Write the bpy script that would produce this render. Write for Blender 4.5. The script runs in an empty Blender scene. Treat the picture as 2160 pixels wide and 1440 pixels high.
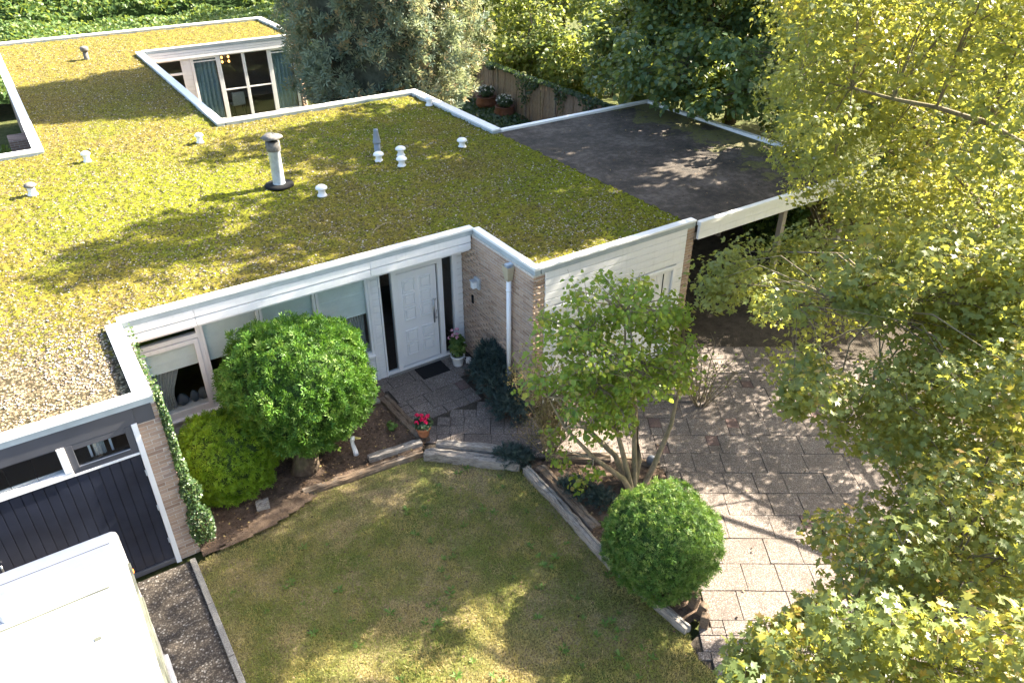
import bpy, math, random
import numpy as np
from mathutils import Vector, Matrix

# ---------------------------------------------------------------- camera, world, sun, exposure
scene = bpy.context.scene
cd = bpy.data.cameras.new("camera")
cd.sensor_width = 36.0
cd.lens = 36.0 * 1617.6 / 2160.0
cd.clip_start = 0.1
cd.clip_end = 600.0
cam = bpy.data.objects.new("camera", cd)
scene.collection.objects.link(cam)
cam.location = (-0.570, -11.617, 8.935)
cam.rotation_euler = (1.00734, 0.0, -0.58610)
scene.camera = cam

SUN_EL, SUN_AZ = math.radians(36.0), math.radians(-4.0)
w = bpy.data.worlds.new("World")
scene.world = w
w.use_nodes = True
wn = w.node_tree
sky = wn.nodes.new("ShaderNodeTexSky")
sky.sky_type = 'NISHITA'
sky.sun_disc = False
sky.sun_elevation = SUN_EL
sky.sun_rotation = math.pi / 2 - SUN_AZ
sky.air_density = 1.0
sky.dust_density = 3.5
sky.ozone_density = 1.0
bg = wn.nodes["Background"]
wn.links.new(sky.outputs[0], bg.inputs[0])
bg.inputs[1].default_value = 0.083

sl = bpy.data.lights.new("sun", 'SUN')
sl.energy = 5.0
sl.angle = math.radians(0.53)
sl.color = (1.0, 0.90, 0.74)
sun = bpy.data.objects.new("sun", sl)
scene.collection.objects.link(sun)
sun.location = (30, 0, 25)
sun.rotation_euler = (math.pi / 2 - SUN_EL, 0, SUN_AZ + math.pi / 2)

vs = scene.view_settings
vs.view_transform = 'Standard'
vs.look = 'None'
vs.gamma = 1.0
vs.use_curve_mapping = False
vs.exposure = 2.85

scene.render.engine = 'CYCLES'
cy = scene.cycles
cy.max_bounces = 6
cy.diffuse_bounces = 4
cy.glossy_bounces = 2
cy.transmission_bounces = 4
cy.transparent_max_bounces = 8
cy.caustics_reflective = False
cy.caustics_refractive = False
cy.sample_clamp_indirect = 6.0
cy.use_denoising = True
try:
    cy.denoiser = 'OPENIMAGEDENOISE'
except Exception:
    pass

# ---------------------------------------------------------------- helpers
COL = scene.collection
RNG = np.random.default_rng(11)
random.seed(4)
WLOC = {}


def tag(o, label=None, cat=None, group=None, kind=None):
    if label: o["label"] = label
    if cat: o["category"] = cat
    if group: o["group"] = group
    if kind: o["kind"] = kind
    return o


def attach(o, parent):
    if parent is not None:
        o.parent = parent
        o.matrix_parent_inverse = Matrix.Translation(-WLOC.get(parent.name, Vector((0, 0, 0))))


def empty(name, loc, label=None, cat=None, group=None, parent=None):
    o = bpy.data.objects.new(name, None)
    o.empty_display_size = 0.2
    COL.objects.link(o)
    o.location = loc
    WLOC[o.name] = Vector(loc)
    attach(o, parent)
    tag(o, label, cat, group)
    return o


def link_mesh(name, me, mat, parent=None, loc=None, rot=None, bevel=0.0):
    o = bpy.data.objects.new(name, me)
    COL.objects.link(o)
    if mat is not None and not me.materials:
        for m_ in (mat if isinstance(mat, (list, tuple)) else [mat]):
            me.materials.append(m_)
    if loc is not None:
        o.location = loc
        WLOC[o.name] = Vector(loc)
    if rot is not None:
        o.rotation_euler = rot
    attach(o, parent)
    if bevel > 0:
        b = o.modifiers.new("bevel", 'BEVEL')
        b.width = bevel
        b.segments = 2
        b.limit_method = 'ANGLE'
        b.harden_normals = False
    return o


def np_mesh(name, V, F, rnd=None, smooth=False, extra=None):
    """V (n,3); F (m,k) one polygon size; rnd per face"""
    V = np.ascontiguousarray(V, dtype=np.float32)
    F = np.ascontiguousarray(F, dtype=np.int32)
    me = bpy.data.meshes.new(name)
    m, k = F.shape
    me.vertices.add(len(V))
    me.vertices.foreach_set("co", V.ravel())
    me.loops.add(m * k)
    me.loops.foreach_set("vertex_index", F.ravel())
    me.polygons.add(m)
    me.polygons.foreach_set("loop_start", np.arange(0, m * k, k, dtype=np.int32))
    me.polygons.foreach_set("loop_total", np.full(m, k, dtype=np.int32))
    if smooth:
        me.polygons.foreach_set("use_smooth", np.ones(m, dtype=bool))
    me.update(calc_edges=True)
    if rnd is not None:
        a = me.attributes.new("rnd", 'FLOAT', 'FACE')
        a.data.foreach_set("value", np.ascontiguousarray(rnd, dtype=np.float32))
    if extra:
        for nm, arr in extra.items():
            a = me.attributes.new(nm, 'FLOAT', 'POINT')
            a.data.foreach_set("value", np.ascontiguousarray(arr, dtype=np.float32))
    return me


class MB:
    def __init__(s):
        s.v, s.f = [], []

    def add(s, vs_, fs_):
        b = len(s.v)
        s.v += [tuple(p) for p in vs_]
        s.f += [tuple(i + b for i in q) for q in fs_]
        return s

    def box(s, x0, x1, y0, y1, z0, z1):
        return s.add([(x0, y0, z0), (x1, y0, z0), (x1, y1, z0), (x0, y1, z0), (x0, y0, z1), (x1, y0, z1), (x1, y1, z1), (x0, y1, z1)],
                     [(0, 3, 2, 1), (4, 5, 6, 7), (0, 1, 5, 4), (1, 2, 6, 5), (2, 3, 7, 6), (3, 0, 4, 7)])

    def tube(s, pts, rads, n=8, caps=True):
        P_ = [Vector(p) for p in pts]
        if not isinstance(rads, (list, tuple)): rads = [rads] * len(P_)
        b = len(s.v)
        up = Vector((0.123, 0.31, 1)).normalized()
        for i, p in enumerate(P_):
            d = (P_[min(i + 1, len(P_) - 1)] - P_[max(i - 1, 0)])
            d = d.normalized() if d.length > 1e-9 else Vector((0, 0, 1))
            a = d.cross(up)
            if a.length < .05: a = d.cross(Vector((1, 0, 0)))
            a.normalize(); c = d.cross(a)
            for k in range(n):
                t = 2 * math.pi * k / n
                q = p + (a * math.cos(t) + c * math.sin(t)) * rads[i]
                s.v.append((q.x, q.y, q.z))
        for i in range(len(P_) - 1):
            for k in range(n):
                k2 = (k + 1) % n
                s.f.append((b + i * n + k, b + i * n + k2, b + (i + 1) * n + k2, b + (i + 1) * n + k))
        if caps:
            s.f.append(tuple(b + k for k in range(n))[::-1])
            s.f.append(tuple(b + (len(P_) - 1) * n + k for k in range(n)))
        return s

    def lathe(s, c, prof, n=20):
        """prof list of (radius, z)"""
        b = len(s.v)
        for r, z in prof:
            for k in range(n):
                t = 2 * math.pi * k / n
                s.v.append((c[0] + r * math.cos(t), c[1] + r * math.sin(t), c[2] + z))
        for i in range(len(prof) - 1):
            for k in range(n):
                k2 = (k + 1) % n
                s.f.append((b + i * n + k, b + i * n + k2, b + (i + 1) * n + k2, b + (i + 1) * n + k))
        s.f.append(tuple(b + k for k in range(n))[::-1])
        s.f.append(tuple(b + (len(prof) - 1) * n + k for k in range(n)))
        return s

    def prism(s, poly, z0, z1):
        n = len(poly)
        vs_ = [(x, y, z0) for x, y in poly] + [(x, y, z1) for x, y in poly]
        fs_ = [tuple(range(n))[::-1], tuple(range(n, 2 * n))] + [(i, (i + 1) % n, n + (i + 1) % n, n + i) for i in range(n)]
        return s.add(vs_, fs_)

    def mesh(s, name, smooth=False):
        me = bpy.data.meshes.new(name)
        me.from_pydata(s.v, [], s.f)
        if smooth:
            for p in me.polygons: p.use_smooth = True
        me.update()
        return me

    def build(s, name, mat, parent=None, smooth=False, bevel=0.0):
        return link_mesh(name, s.mesh(name, smooth), mat, parent, bevel=bevel)


def box(name, mat, parent, x0, x1, y0, y1, z0, z1, bevel=0.0):
    return MB().box(x0, x1, y0, y1, z0, z1).build(name, mat, parent, bevel=bevel)


# --- numpy value noise
def _h(ix, iy, iz, seed):
    h = (ix.astype(np.int64) * 374761393 + iy.astype(np.int64) * 668265263 + iz.astype(np.int64) * 2147483647 + seed * 974711) & 0xffffffff
    h = ((h ^ (h >> 13)) * 1274126177) & 0xffffffff
    h = h ^ (h >> 16)
    return (h & 0xffff) / 65535.0


def vnoise(x, y, z=None, seed=0):
    if z is None: z = np.zeros_like(x)
    fx, fy, fz = np.floor(x), np.floor(y), np.floor(z)
    u, v, q = x - fx, y - fy, z - fz
    u, v, q = u * u * (3 - 2 * u), v * v * (3 - 2 * v), q * q * (3 - 2 * q)
    r = 0
    for dx in (0, 1):
        for dy in (0, 1):
            for dz in (0, 1):
                r = r + _h(fx + dx, fy + dy, fz + dz, seed) * (u if dx else 1 - u) * (v if dy else 1 - v) * (q if dz else 1 - q)
    return r


def pip(x, y, poly):
    c = False
    n = len(poly)
    for i in range(n):
        x1, y1 = poly[i]; x2, y2 = poly[i - 1]
        if (y1 > y) != (y2 > y) and x < (x2 - x1) * (y - y1) / (y2 - y1) + x1: c = not c
    return c


def pip_np(x, y, poly):
    c = np.zeros(x.shape, bool)
    n = len(poly)
    for i in range(n):
        x1, y1 = poly[i]; x2, y2 = poly[i - 1]
        if y1 == y2: continue
        c ^= ((y1 > y) != (y2 > y)) & (x < (x2 - x1) * (y - y1) / (y2 - y1) + x1)
    return c


# ---------------------------------------------------------------- materials
class Mat:
    def __init__(s, name, rough=.6, spec=.5, metal=0.0):
        s.m = bpy.data.materials.new(name)
        s.m.use_nodes = True
        s.t = s.m.node_tree
        s.b = s.t.nodes["Principled BSDF"]
        s.b.inputs["Roughness"].default_value = rough
        s.b.inputs["Specular IOR Level"].default_value = spec
        s.b.inputs["Metallic"].default_value = metal
        s._co = None

    def n(s, typ, **kw):
        nd = s.t.nodes.new("ShaderNode" + typ)
        for k, v in kw.items():
            if k in nd.inputs: s.set(nd.inputs[k], v)
            else: setattr(nd, k, v)
        return nd

    def set(s, inp, v):
        if hasattr(v, "is_output") or isinstance(v, bpy.types.NodeSocket): s.t.links.new(v, inp)
        elif isinstance(v, (tuple, list)) and len(v) == 3 and inp.type == 'RGBA': inp.default_value = (*v, 1)
        else: inp.default_value = v

    def co(s):
        if s._co is None: s._co = s.n("TexCoord").outputs["Object"]
        return s._co

    def mapped(s, scale=(1, 1, 1), rot=(0, 0, 0), loc=(0, 0, 0)):
        return s.n("Mapping", Vector=s.co(), Scale=scale, Rotation=rot, Location=loc).outputs[0]

    def noise(s, scale, detail=3, rough=.55, vec=None, dist=0.0):
        return s.n("TexNoise", Vector=vec or s.co(), Scale=scale, Detail=detail, Roughness=rough, Distortion=dist).outputs[0]

    def vor(s, scale, vec=None, feature='F1', rnd=1.0, out=0):
        nd = s.n("TexVoronoi", feature=feature)
        s.set(nd.inputs["Vector"], vec or s.co()); nd.inputs["Scale"].default_value = scale; nd.inputs["Randomness"].default_value = rnd
        return nd.outputs[out]

    def ramp(s, fac, stops, interp='LINEAR'):
        nd = s.n("ValToRGB")
        s.set(nd.inputs[0], fac)
        cr = nd.color_ramp
        cr.interpolation = interp
        while len(cr.elements) < len(stops): cr.elements.new(0.5)
        for e, (p, c) in zip(cr.elements, stops):
            e.position = p
            e.color = (*c, 1) if isinstance(c, (tuple, list)) else (c, c, c, 1)
        return nd.outputs[0]

    def mix(s, fac, a, b, blend='MIX'):
        nd = s.n("Mix", data_type='RGBA', blend_type=blend)
        s.set(nd.inputs[0], fac); s.set(nd.inputs[6], a); s.set(nd.inputs[7], b)
        return nd.outputs[2]

    def math(s, op, a, b=0.0, clamp=False):
        nd = s.n("Math", operation=op, use_clamp=clamp)
        s.set(nd.inputs[0], a); s.set(nd.inputs[1], b)
        return nd.outputs[0]

    def attr(s, name):
        return s.n("Attribute", attribute_name=name).outputs["Fac"]

    def orand(s):
        return s.n("ObjectInfo").outputs["Random"]

    def rnd(s):
        return s.math('FRACT', s.math('ADD', s.attr("rnd"), s.orand()))

    def col(s, c):
        s.set(s.b.inputs["Base Color"], c); return s

    def rough(s, r):
        s.set(s.b.inputs["Roughness"], r); return s

    def bump(s, h, strength=.3, dist=.02):
        nd = s.n("Bump", Strength=strength, Distance=dist, Height=h)
        s.t.links.new(nd.outputs[0], s.b.inputs["Normal"])
        return s


def plain(name, c, rough=.6, spec=.5, metal=0.0, var=.12, scale=6.0):
    m = Mat(name, rough, spec, metal)
    n = m.noise(scale, 4)
    m.col(m.mix(m.ramp(n, [(.3, 0.0), (.7, 1.0)]), tuple(x * (1 - var) for x in c), tuple(min(1, x * (1 + var * .5)) for x in c)))
    return m.m


def white_mat(name, c=(.79, .80, .81), rough=.42, dirt=.35):
    m = Mat(name, rough)
    d = m.ramp(m.noise(3.0, 5, .7), [(.45, 0.0), (.75, 1.0)])
    f = m.ramp(m.noise(26.0, 3, .6), [(.60, 0.0), (.78, 1.0)])
    dr = m.ramp(m.noise(5.0, 4, .7, m.mapped((3.2, 3.2, .25))), [(.54, 0.0), (.74, 1.0)])
    g = m.math('MULTIPLY', m.math('ADD', m.math('ADD', m.math('MULTIPLY', d, .4), m.math('MULTIPLY', dr, .5)), m.math('MULTIPLY', f, .35)), dirt, True)
    m.col(m.mix(g, c, (c[0] * .55, c[1] * .55, c[2] * .50)))
    m.rough(m.ramp(m.noise(9, 3), [(0, rough - .06), (1, rough + .15)]))
    return m.m


def coping_mat():
    m = Mat("white_coping", .38)
    d = m.ramp(m.noise(2.2, 5, .7), [(.42, 0.0), (.8, 1.0)])
    f = m.ramp(m.noise(34.0, 3, .65), [(.66, 0.0), (.72, 1.0)])
    c = m.mix(m.math('MULTIPLY', d, .3), (.80, .80, .79), (.55, .54, .48))
    m.col(m.mix(m.math('MULTIPLY', f, .55), c, (.20, .19, .12)))
    m.bump(m.noise(5, 2), .08, .02)
    return m.m


def brick_mat():
    m = Mat("tan_brick", .85, .25)
    c = m.ramp(m.rnd(), [(0, (.30, .20, .145)), (.2, (.43, .30, .215)), (.45, (.50, .365, .27)), (.65, (.39, .27, .20)), (.85, (.53, .40, .31)), (1, (.33, .24, .20))])
    n = m.noise(38, 4, .7)
    c = m.mix(m.ramp(n, [(.38, 0.0), (.78, .45)]), c, (.20, .14, .11))
    c = m.mix(m.ramp(m.noise(2.2, 3), [(.5, 0.0), (.8, .35)]), c, (.44, .36, .30))
    m.col(c)
    m.bump(m.noise(60, 4, .7), .5, .006)
    return m.m


def brickwall_mat():
    m = Mat("far_brick", .85, .25)
    nd = m.n("TexBrick", Color1=(.33, .21, .15), Color2=(.24, .15, .11), Mortar=(.40, .37, .33), Scale=1.0)
    nd.inputs["Mortar Size"].default_value = .008
    nd.inputs["Brick Width"].default_value = .215
    nd.inputs["Row Height"].default_value = .0625
    sx = m.n("SeparateXYZ", Vector=m.co())
    cx = m.n("CombineXYZ", X=m.math('ADD', sx.outputs[0], sx.outputs[1]), Y=sx.outputs[2])
    m.set(nd.inputs["Vector"], cx.outputs[0])
    m.col(m.mix(m.ramp(m.noise(20, 4), [(.4, 0.0), (.8, .5)]), nd.outputs[0], (.19, .13, .10)))
    m.bump(nd.outputs[1], -.4, .01)
    return m.m


def roof_mat():
    m = Mat("moss_and_gravel", .95, .15)
    big = m.noise(.55, 3, .55)
    mid = m.noise(2.6, 4, .6)
    fine = m.noise(21, 5, .75)
    # moss hue: gold brown to vivid yellow green
    hue = m.math('ADD', m.math('MULTIPLY', big, .65), m.math('MULTIPLY', mid, .35))
    moss = m.ramp(hue, [(.36, (.25, .19, .050)), (.47, (.275, .235, .038)), (.55, (.245, .25, .020)), (.63, (.17, .205, .018))])
    gold = m.attr("gold")
    moss = m.mix(m.math('MULTIPLY', gold, .6), moss, (.30, .205, .06))
    green = m.attr("green")
    moss = m.mix(m.math('MULTIPLY', green, .9), moss, (.27, .29, .012))
    moss = m.mix(m.ramp(fine, [(.40, 1.0), (.55, 0.0)]), moss, (.035, .030, .016))
    moss = m.mix(m.ramp(m.noise(55, 2, .6), [(.56, 0.0), (.75, .55)]), moss, (.36, .28, .07))
    # gravel stones between the moss
    cell = m.n("TexVoronoi", feature='F1')
    m.set(cell.inputs["Vector"], m.co()); cell.inputs["Scale"].default_value = 26.0
    st = m.ramp(m.n("SeparateColor", Color=cell.outputs["Color"]).outputs[0],
                [(0, (.15, .11, .09)), (.3, (.26, .19, .155)), (.65, (.34, .265, .225)), (.88, (.45, .38, .33)), (1, (.62, .57, .53))])
    st = m.mix(m.ramp(cell.outputs["Distance"], [(.40, 0.0), (.62, .9)]), st, (.05, .04, .03))
    g = m.attr("gravel")
    pick = m.n("SeparateColor", Color=cell.outputs["Color"]).outputs[1]
    lim = m.math('ADD', m.math('MULTIPLY', m.ramp(m.noise(3.4, 4, .7), [(.45, 0.0), (.75, 1.0)]), .26), g)
    fac = m.math('LESS_THAN', pick, lim)
    m.col(m.mix(1.0, m.mix(fac, moss, st), (.65, .68, .49), 'MULTIPLY'))
    m.bump(m.math('ADD', m.noise(50, 4, .7), m.math('MULTIPLY', cell.outputs["Distance"], -.4)), .8, .03)
    return m.m


def bitumen_mat():
    m = Mat("grey_bitumen", .8, .35)
    c = m.ramp(m.math('ADD', m.math('MULTIPLY', m.noise(1.1, 6, .7), .55), m.math('MULTIPLY', m.noise(6.5, 5, .75), .45)), [(.38, (.022, .018, .014)), (.5, (.055, .043, .033)), (.62, (.13, .105, .085))])
    sx = m.n("SeparateXYZ", Vector=m.co())
    side = m.ramp(m.math('MULTIPLY', m.math('SUBTRACT', sx.outputs[0], 12.3), .34, True), [(0, 0.0), (1, .5)])
    k = m.math('LESS_THAN', m.noise(1.6, 5, .65), m.math('ADD', m.math('MULTIPLY', side, .70), .30))
    c = m.mix(m.math('MULTIPLY', k, m.ramp(m.noise(9, 4, .7), [(.35, .25), (.6, 1.0)])), c, (.12, .115, .03))
    c = m.mix(m.ramp(m.noise(22, 3, .7), [(.62, 0.0), (.7, .7)]), c, (.10, .06, .03))
    m.col(c)
    m.bump(m.math('ADD', m.noise(40, 4, .7), m.noise(7, 4, .7)), .7, .03)
    return m.m


def glass_mat(name="window_glass", tint=(.96, .985, .98), refl=.8):
    m = Mat(name)
    t = m.t
    tr = m.n("BsdfTransparent", Color=(*tint, 1))
    gl = m.n("BsdfGlossy", Color=(1, 1, 1, 1), Roughness=.015)
    fc = m.n("LayerWeight", Blend=.5).outputs["Facing"]
    fr = m.math('ADD', m.math('MULTIPLY', m.math('POWER', fc, 4.0), .85), .05)
    mx = m.n("MixShader")
    t.links.new(m.math('MULTIPLY', fr, refl, True), mx.inputs[0])
    t.links.new(tr.outputs[0], mx.inputs[1])
    t.links.new(gl.outputs[0], mx.inputs[2])
    t.links.new(mx.outputs[0], t.nodes["Material Output"].inputs[0])
    return m.m


def leaf_mat(name, stops, trans, tfac=.4, rough=.5, spec=.4, hue_noise=True):
    m = Mat(name, rough, spec)
    c = m.ramp(m.rnd(), stops)
    if hue_noise:
        c = m.mix(m.ramp(m.noise(.9, 2), [(.35, 0.0), (.7, .35)]), c, stops[len(stops) // 2][1])
    m.col(c)
    tl = m.n("BsdfTranslucent")
    m.set(tl.inputs[0], m.mix(.55, c, trans, 'MIX'))
    mx = m.n("MixShader")
    mx.inputs[0].default_value = tfac
    m.t.links.new(m.b.outputs[0], mx.inputs[1])
    m.t.links.new(tl.outputs[0], mx.inputs[2])
    m.t.links.new(mx.outputs[0], m.t.nodes["Material Output"].inputs[0])
    return m.m


def bark_mat(name, c=(.16, .12, .085), green=.3):
    m = Mat(name, .9, .2)
    n = m.noise(14, 4, .7, m.mapped((1, 1, .35)))
    k = m.ramp(n, [(.3, tuple(x * .5 for x in c)), (.7, tuple(x * 1.35 for x in c))])
    k = m.mix(m.math('MULTIPLY', m.ramp(m.noise(4, 3), [(.45, 0.0), (.7, 1.0)]), green), k, (.16, .17, .06))
    m.col(k)
    m.bump(n, .6, .02)
    return m.m


def wood_mat(name, c, dark, grey=.5, sc=(1.5, 12, 12)):
    m = Mat(name, .88, .2)
    g = m.noise(6, 5, .7, m.mapped(sc), 0.3)
    c1 = m.mix(m.math('MULTIPLY', m.orand(), .5), c, tuple(x * .75 for x in c))
    k = m.mix(m.ramp(g, [(.32, 1.0), (.6, 0.0)]), c1, dark)
    k = m.mix(m.ramp(m.noise(2.5, 4, .7), [(.45, 0.0), (.75, grey)]), k, (.33, .32, .30))
    m.col(k)
    m.bump(g, .8, .015)
    return m.m


def slab_mat(name, lo, hi, speck=.75, scale=95.0):
    m = Mat(name, .9, .25)
    r = m.orand()
    nd = m.n("TexVoronoi", feature='F1')
    geo = m.n("NewGeometry")
    m.set(nd.inputs["Vector"], geo.outputs["Position"])
    nd.inputs["Scale"].default_value = scale
    px = m.n("SeparateColor", Color=nd.outputs["Color"]).outputs[0]
    st = m.ramp(px, [(0, lo), (.55, hi), (.82, tuple(min(1, x * 1.35) for x in hi)), (1, (speck, speck * .95, speck * .88))])
    st = m.mix(m.ramp(nd.outputs["Distance"], [(.35, 0.0), (.65, .75)]), st, tuple(x * .5 for x in lo))
    pos = geo.outputs["Position"]
    st = m.mix(m.ramp(m.noise(1.7, 5, .7, pos), [(.42, 0.0), (.78, .65)]), st, tuple(x * .55 for x in lo))
    st = m.mix(m.math('MULTIPLY', m.ramp(r, [(0, 0.0), (1, 1.0)]), .30), st, tuple(x * .6 for x in lo))
    m.col(st)
    m.bump(nd.outputs["Distance"], -.5, .01)
    return m.m


def soil_mat(name, a=(.060, .043, .032), b=(.14, .10, .075), c=(.24, .17, .12)):
    m = Mat(name, .95, .1)
    k = m.ramp(m.noise(5, 5, .7), [(.3, a), (.55, b), (.78, c)])
    k = m.mix(m.ramp(m.noise(42, 4, .7), [(.52, 0.0), (.7, .8)]), k, tuple(x * .5 for x in a))
    m.col(k)
    m.bump(m.noise(28, 5, .75), .9, .04)
    return m.m


def lawn_mat():
    m = Mat("dry_lawn_ground", .95, .1)
    k = m.ramp(m.noise(1.3, 5, .65), [(.34, (.13, .18, .04)), (.48, (.23, .22, .085)), (.60, (.38, .30, .16)), (.74, (.20, .16, .09))])
    k = m.mix(m.ramp(m.noise(38, 4, .75), [(.42, .75), (.60, 0.0)]), k, (.055, .043, .02))
    m.col(k)
    m.bump(m.noise(55, 4, .75), .8, .03)
    return m.m


M = {}
M['white'] = white_mat("white_paint", (.82, .82, .82))
M['whitep'] = white_mat("white_plastic", (.80, .80, .80), .35, .15)
M['door'] = white_mat("white_door", (.82, .81, .80), .35, .12)
M['coping'] = coping_mat()
M['brick'] = brick_mat()
M['farbrick'] = brickwall_mat()
M['mortar'] = plain("mortar", (.56, .53, .48), .95, .1, var=.25, scale=30)
M['roof'] = roof_mat()
M['bitumen'] = bitumen_mat()
M['glass'] = glass_mat()
M['glass_dark'] = glass_mat("tinted_glass", (.84, .88, .90), 1.0)
M['blind'] = plain("pale_blind", (.82, .86, .84), .9, .1, var=.06)
M['curtain'] = plain("grey_curtain", (.42, .43, .42), .95, .1, var=.15, scale=20)
M['bluecurtain'] = plain("blue_curtain", (.34, .46, .50), .95, .1, var=.2, scale=12)
M['room'] = plain("room_wall", (.30, .28, .26), .9, .1)
M['floorin'] = plain("room_floor", (.16, .10, .06), .5, .3)
M['darkpanel'] = plain("dark_grey_panel", (.085, .087, .10), .28, .5, var=.15, scale=2)
M['darkplank'] = plain("navy_black_plank", (.024, .029, .046), .27, .5, var=.25, scale=2.5)
M['black'] = plain("black_rubber", (.012, .012, .013), .85, .2, var=.3, scale=60)
M['zinc'] = plain("zinc", (.50, .55, .60), .42, .5, .25, var=.25, scale=9)
M['shadeband'] = plain("shade_grey_band", (.40, .45, .47), .5, .4, var=.15, scale=5)  # grey tone stands in for shade below the coping edge
M['beige'] = plain("beige_plastic", (.42, .37, .26), .5, .4, var=.12)
M['greypipe'] = plain("grey_pvc", (.22, .26, .31), .5, .4, var=.1)
M['oldgrey'] = plain("weathered_grey_metal", (.17, .16, .145), .85, .3, var=.5, scale=14)
M['steel'] = plain("brushed_steel", (.50, .50, .50), .3, .5, 1.0, var=.08)
M['lampglass'] = plain("opal_glass", (.72, .76, .80), .2, .5, var=.03)
M['terracotta'] = plain("terracotta", (.44, .19, .10), .8, .3, var=.22, scale=14)
M['darkterra'] = plain("brown_glazed_pot", (.16, .07, .045), .5, .4, var=.3, scale=8)
M['yellow'] = plain("yellow_beak", (.62, .50, .16), .6, .3)
M['bluegrey'] = plain("blue_grey_stone", (.10, .12, .15), .6, .4, var=.3)
M['concrete'] = slab_mat("kerb_concrete", (.22, .21, .19), (.34, .32, .29), .5, 140)
M['slab'] = slab_mat("exposed_aggregate_slab", (.130, .108, .094), (.26, .215, .188), .48, 80)
M['redslab'] = slab_mat("dark_red_slab", (.13, .085, .075), (.20, .135, .12), .28, 150)
M['aggregate'] = slab_mat("aggregate_drive", (.055, .046, .038), (.13, .11, .09), .42, 42)
M['joint'] = soil_mat("joint_soil", (.05, .042, .034), (.085, .072, .058), (.12, .10, .08))
M['soil'] = soil_mat("bed_soil")
M['drysoil'] = soil_mat("dry_soil", (.11, .075, .05), (.21, .15, .105), (.33, .24, .17))
M['lawn'] = lawn_mat()
M['ground'] = soil_mat("rough_ground", (.045, .06, .02), (.09, .10, .035), (.14, .12, .06))
M['paleroad'] = plain("pale_paving", (.26, .25, .23), .9, .2, var=.2, scale=4)
M['sleeper'] = wood_mat("weathered_sleeper", (.34, .31, .275), (.07, .055, .045), .7)
M['sleeperb'] = wood_mat("brown_sleeper", (.20, .145, .10), (.045, .033, .025), .35)
M['fence'] = wood_mat("fence_board", (.33, .265, .215), (.13, .10, .08), .4, (12, 12, 1.2))
M['fenceb'] = wood_mat("treated_board", (.20, .165, .075), (.08, .06, .03), .1, (12, 12, 1.2))
M['post'] = plain("grey_beige_post", (.36, .32, .27), .7, .3)
M['van'] = white_mat("van_gelcoat", (.52, .52, .52), .35, .25)
M['vandark'] = plain("van_side_rail", (.10, .105, .08), .35, .5, var=.3)
M['orange'] = plain("orange_marker", (.75, .20, .04), .3, .5)
M['bark'] = bark_mat("maple_bark", (.17, .14, .10), .5)
M['barkdark'] = bark_mat("dark_bark", (.10, .075, .055), .3)
M['barkpale'] = bark_mat("pale_bark", (.27, .22, .15), .45)
M['twig'] = bark_mat("twig_bark", (.24, .19, .12), .2)
bm_ = Mat("bulb_glow")
bm_.b.inputs["Emission Color"].default_value = (1, .42, .10, 1)
bm_.b.inputs["Emission Strength"].default_value = 1.1
M['bulb'] = bm_.m

M['maple'] = leaf_mat("maple_leaf", [(0, (.095, .150, .062)), (.38, (.130, .185, .062)), (.66, (.180, .215, .056)), (.82, (.27, .265, .05)), (.93, (.46, .37, .045)), (1, (.46, .28, .12))], (.72, .69, .08), .46, .42, .4)
M['dkmaple'] = leaf_mat("dark_leaf", [(0, (.06, .12, .062)), (.5, (.09, .155, .07)), (.86, (.125, .185, .065)), (1, (.26, .25, .05))], (.55, .60, .08), .40, .40, .5)
M['ltree'] = leaf_mat("sunny_shrub_leaf", [(0, (.06, .11, .03)), (.5, (.10, .155, .035)), (.9, (.18, .21, .04)), (1, (.28, .23, .08))], (.50, .55, .07), .42, .5, .4)
M['spruce'] = leaf_mat("blue_cypress_spray", [(0, (.125, .185, .135)), (.4, (.17, .225, .155)), (.75, (.225, .26, .165)), (.93, (.33, .28, .14)), (1, (.42, .24, .13))], (.42, .46, .18), .32, .6, .3)
M['cypress'] = leaf_mat("green_cypress_spray", [(0, (.024, .082, .012)), (.45, (.042, .125, .014)), (.8, (.080, .175, .020)), (1, (.15, .225, .035))], (.20, .40, .03), .20, .5, .3)
M['cypressl'] = leaf_mat("lime_cypress_spray", [(0, (.095, .20, .012)), (.45, (.14, .26, .015)), (.8, (.19, .31, .02)), (1, (.27, .35, .03))], (.40, .56, .03), .28, .5, .3)
M['ballc'] = leaf_mat("ball_conifer_spray", [(0, (.045, .115, .020)), (.45, (.075, .165, .028)), (.8, (.125, .22, .038)), (1, (.23, .28, .08))], (.30, .46, .06), .24, .5, .3)
M['juniper'] = leaf_mat("blue_juniper_spray", [(0, (.022, .046, .042)), (.5, (.038, .066, .060)), (1, (.07, .10, .085))], (.10, .15, .10), .12, .6, .3)
M['lilac'] = leaf_mat("lilac_leaf", [(0, (.085, .17, .028)), (.5, (.125, .225, .034)), (.82, (.19, .28, .04)), (.94, (.36, .35, .06)), (1, (.28, .19, .08))], (.58, .70, .07), .45, .4, .45)
M['drytwig'] = leaf_mat("dry_leaflet", [(0, (.10, .11, .03)), (.5, (.19, .16, .07)), (1, (.28, .19, .10))], (.40, .35, .10), .3, .7, .2)
M['ivy'] = leaf_mat("ivy_leaf", [(0, (.018, .048, .020)), (.7, (.034, .075, .026)), (.93, (.09, .14, .035)), (1, (.32, .34, .18))], (.28, .40, .05), .24, .40, .4)
M['ivyg'] = leaf_mat("ivy_dark", [(0, (.016, .042, .022)), (.7, (.032, .07, .03)), (1, (.07, .11, .035))], (.22, .32, .05), .25, .4, .5)
M['hedge'] = leaf_mat("hedge_leaf", [(0, (.045, .095, .024)), (.6, (.075, .14, .030)), (1, (.16, .20, .048))], (.42, .50, .07), .34, .5, .35)
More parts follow.
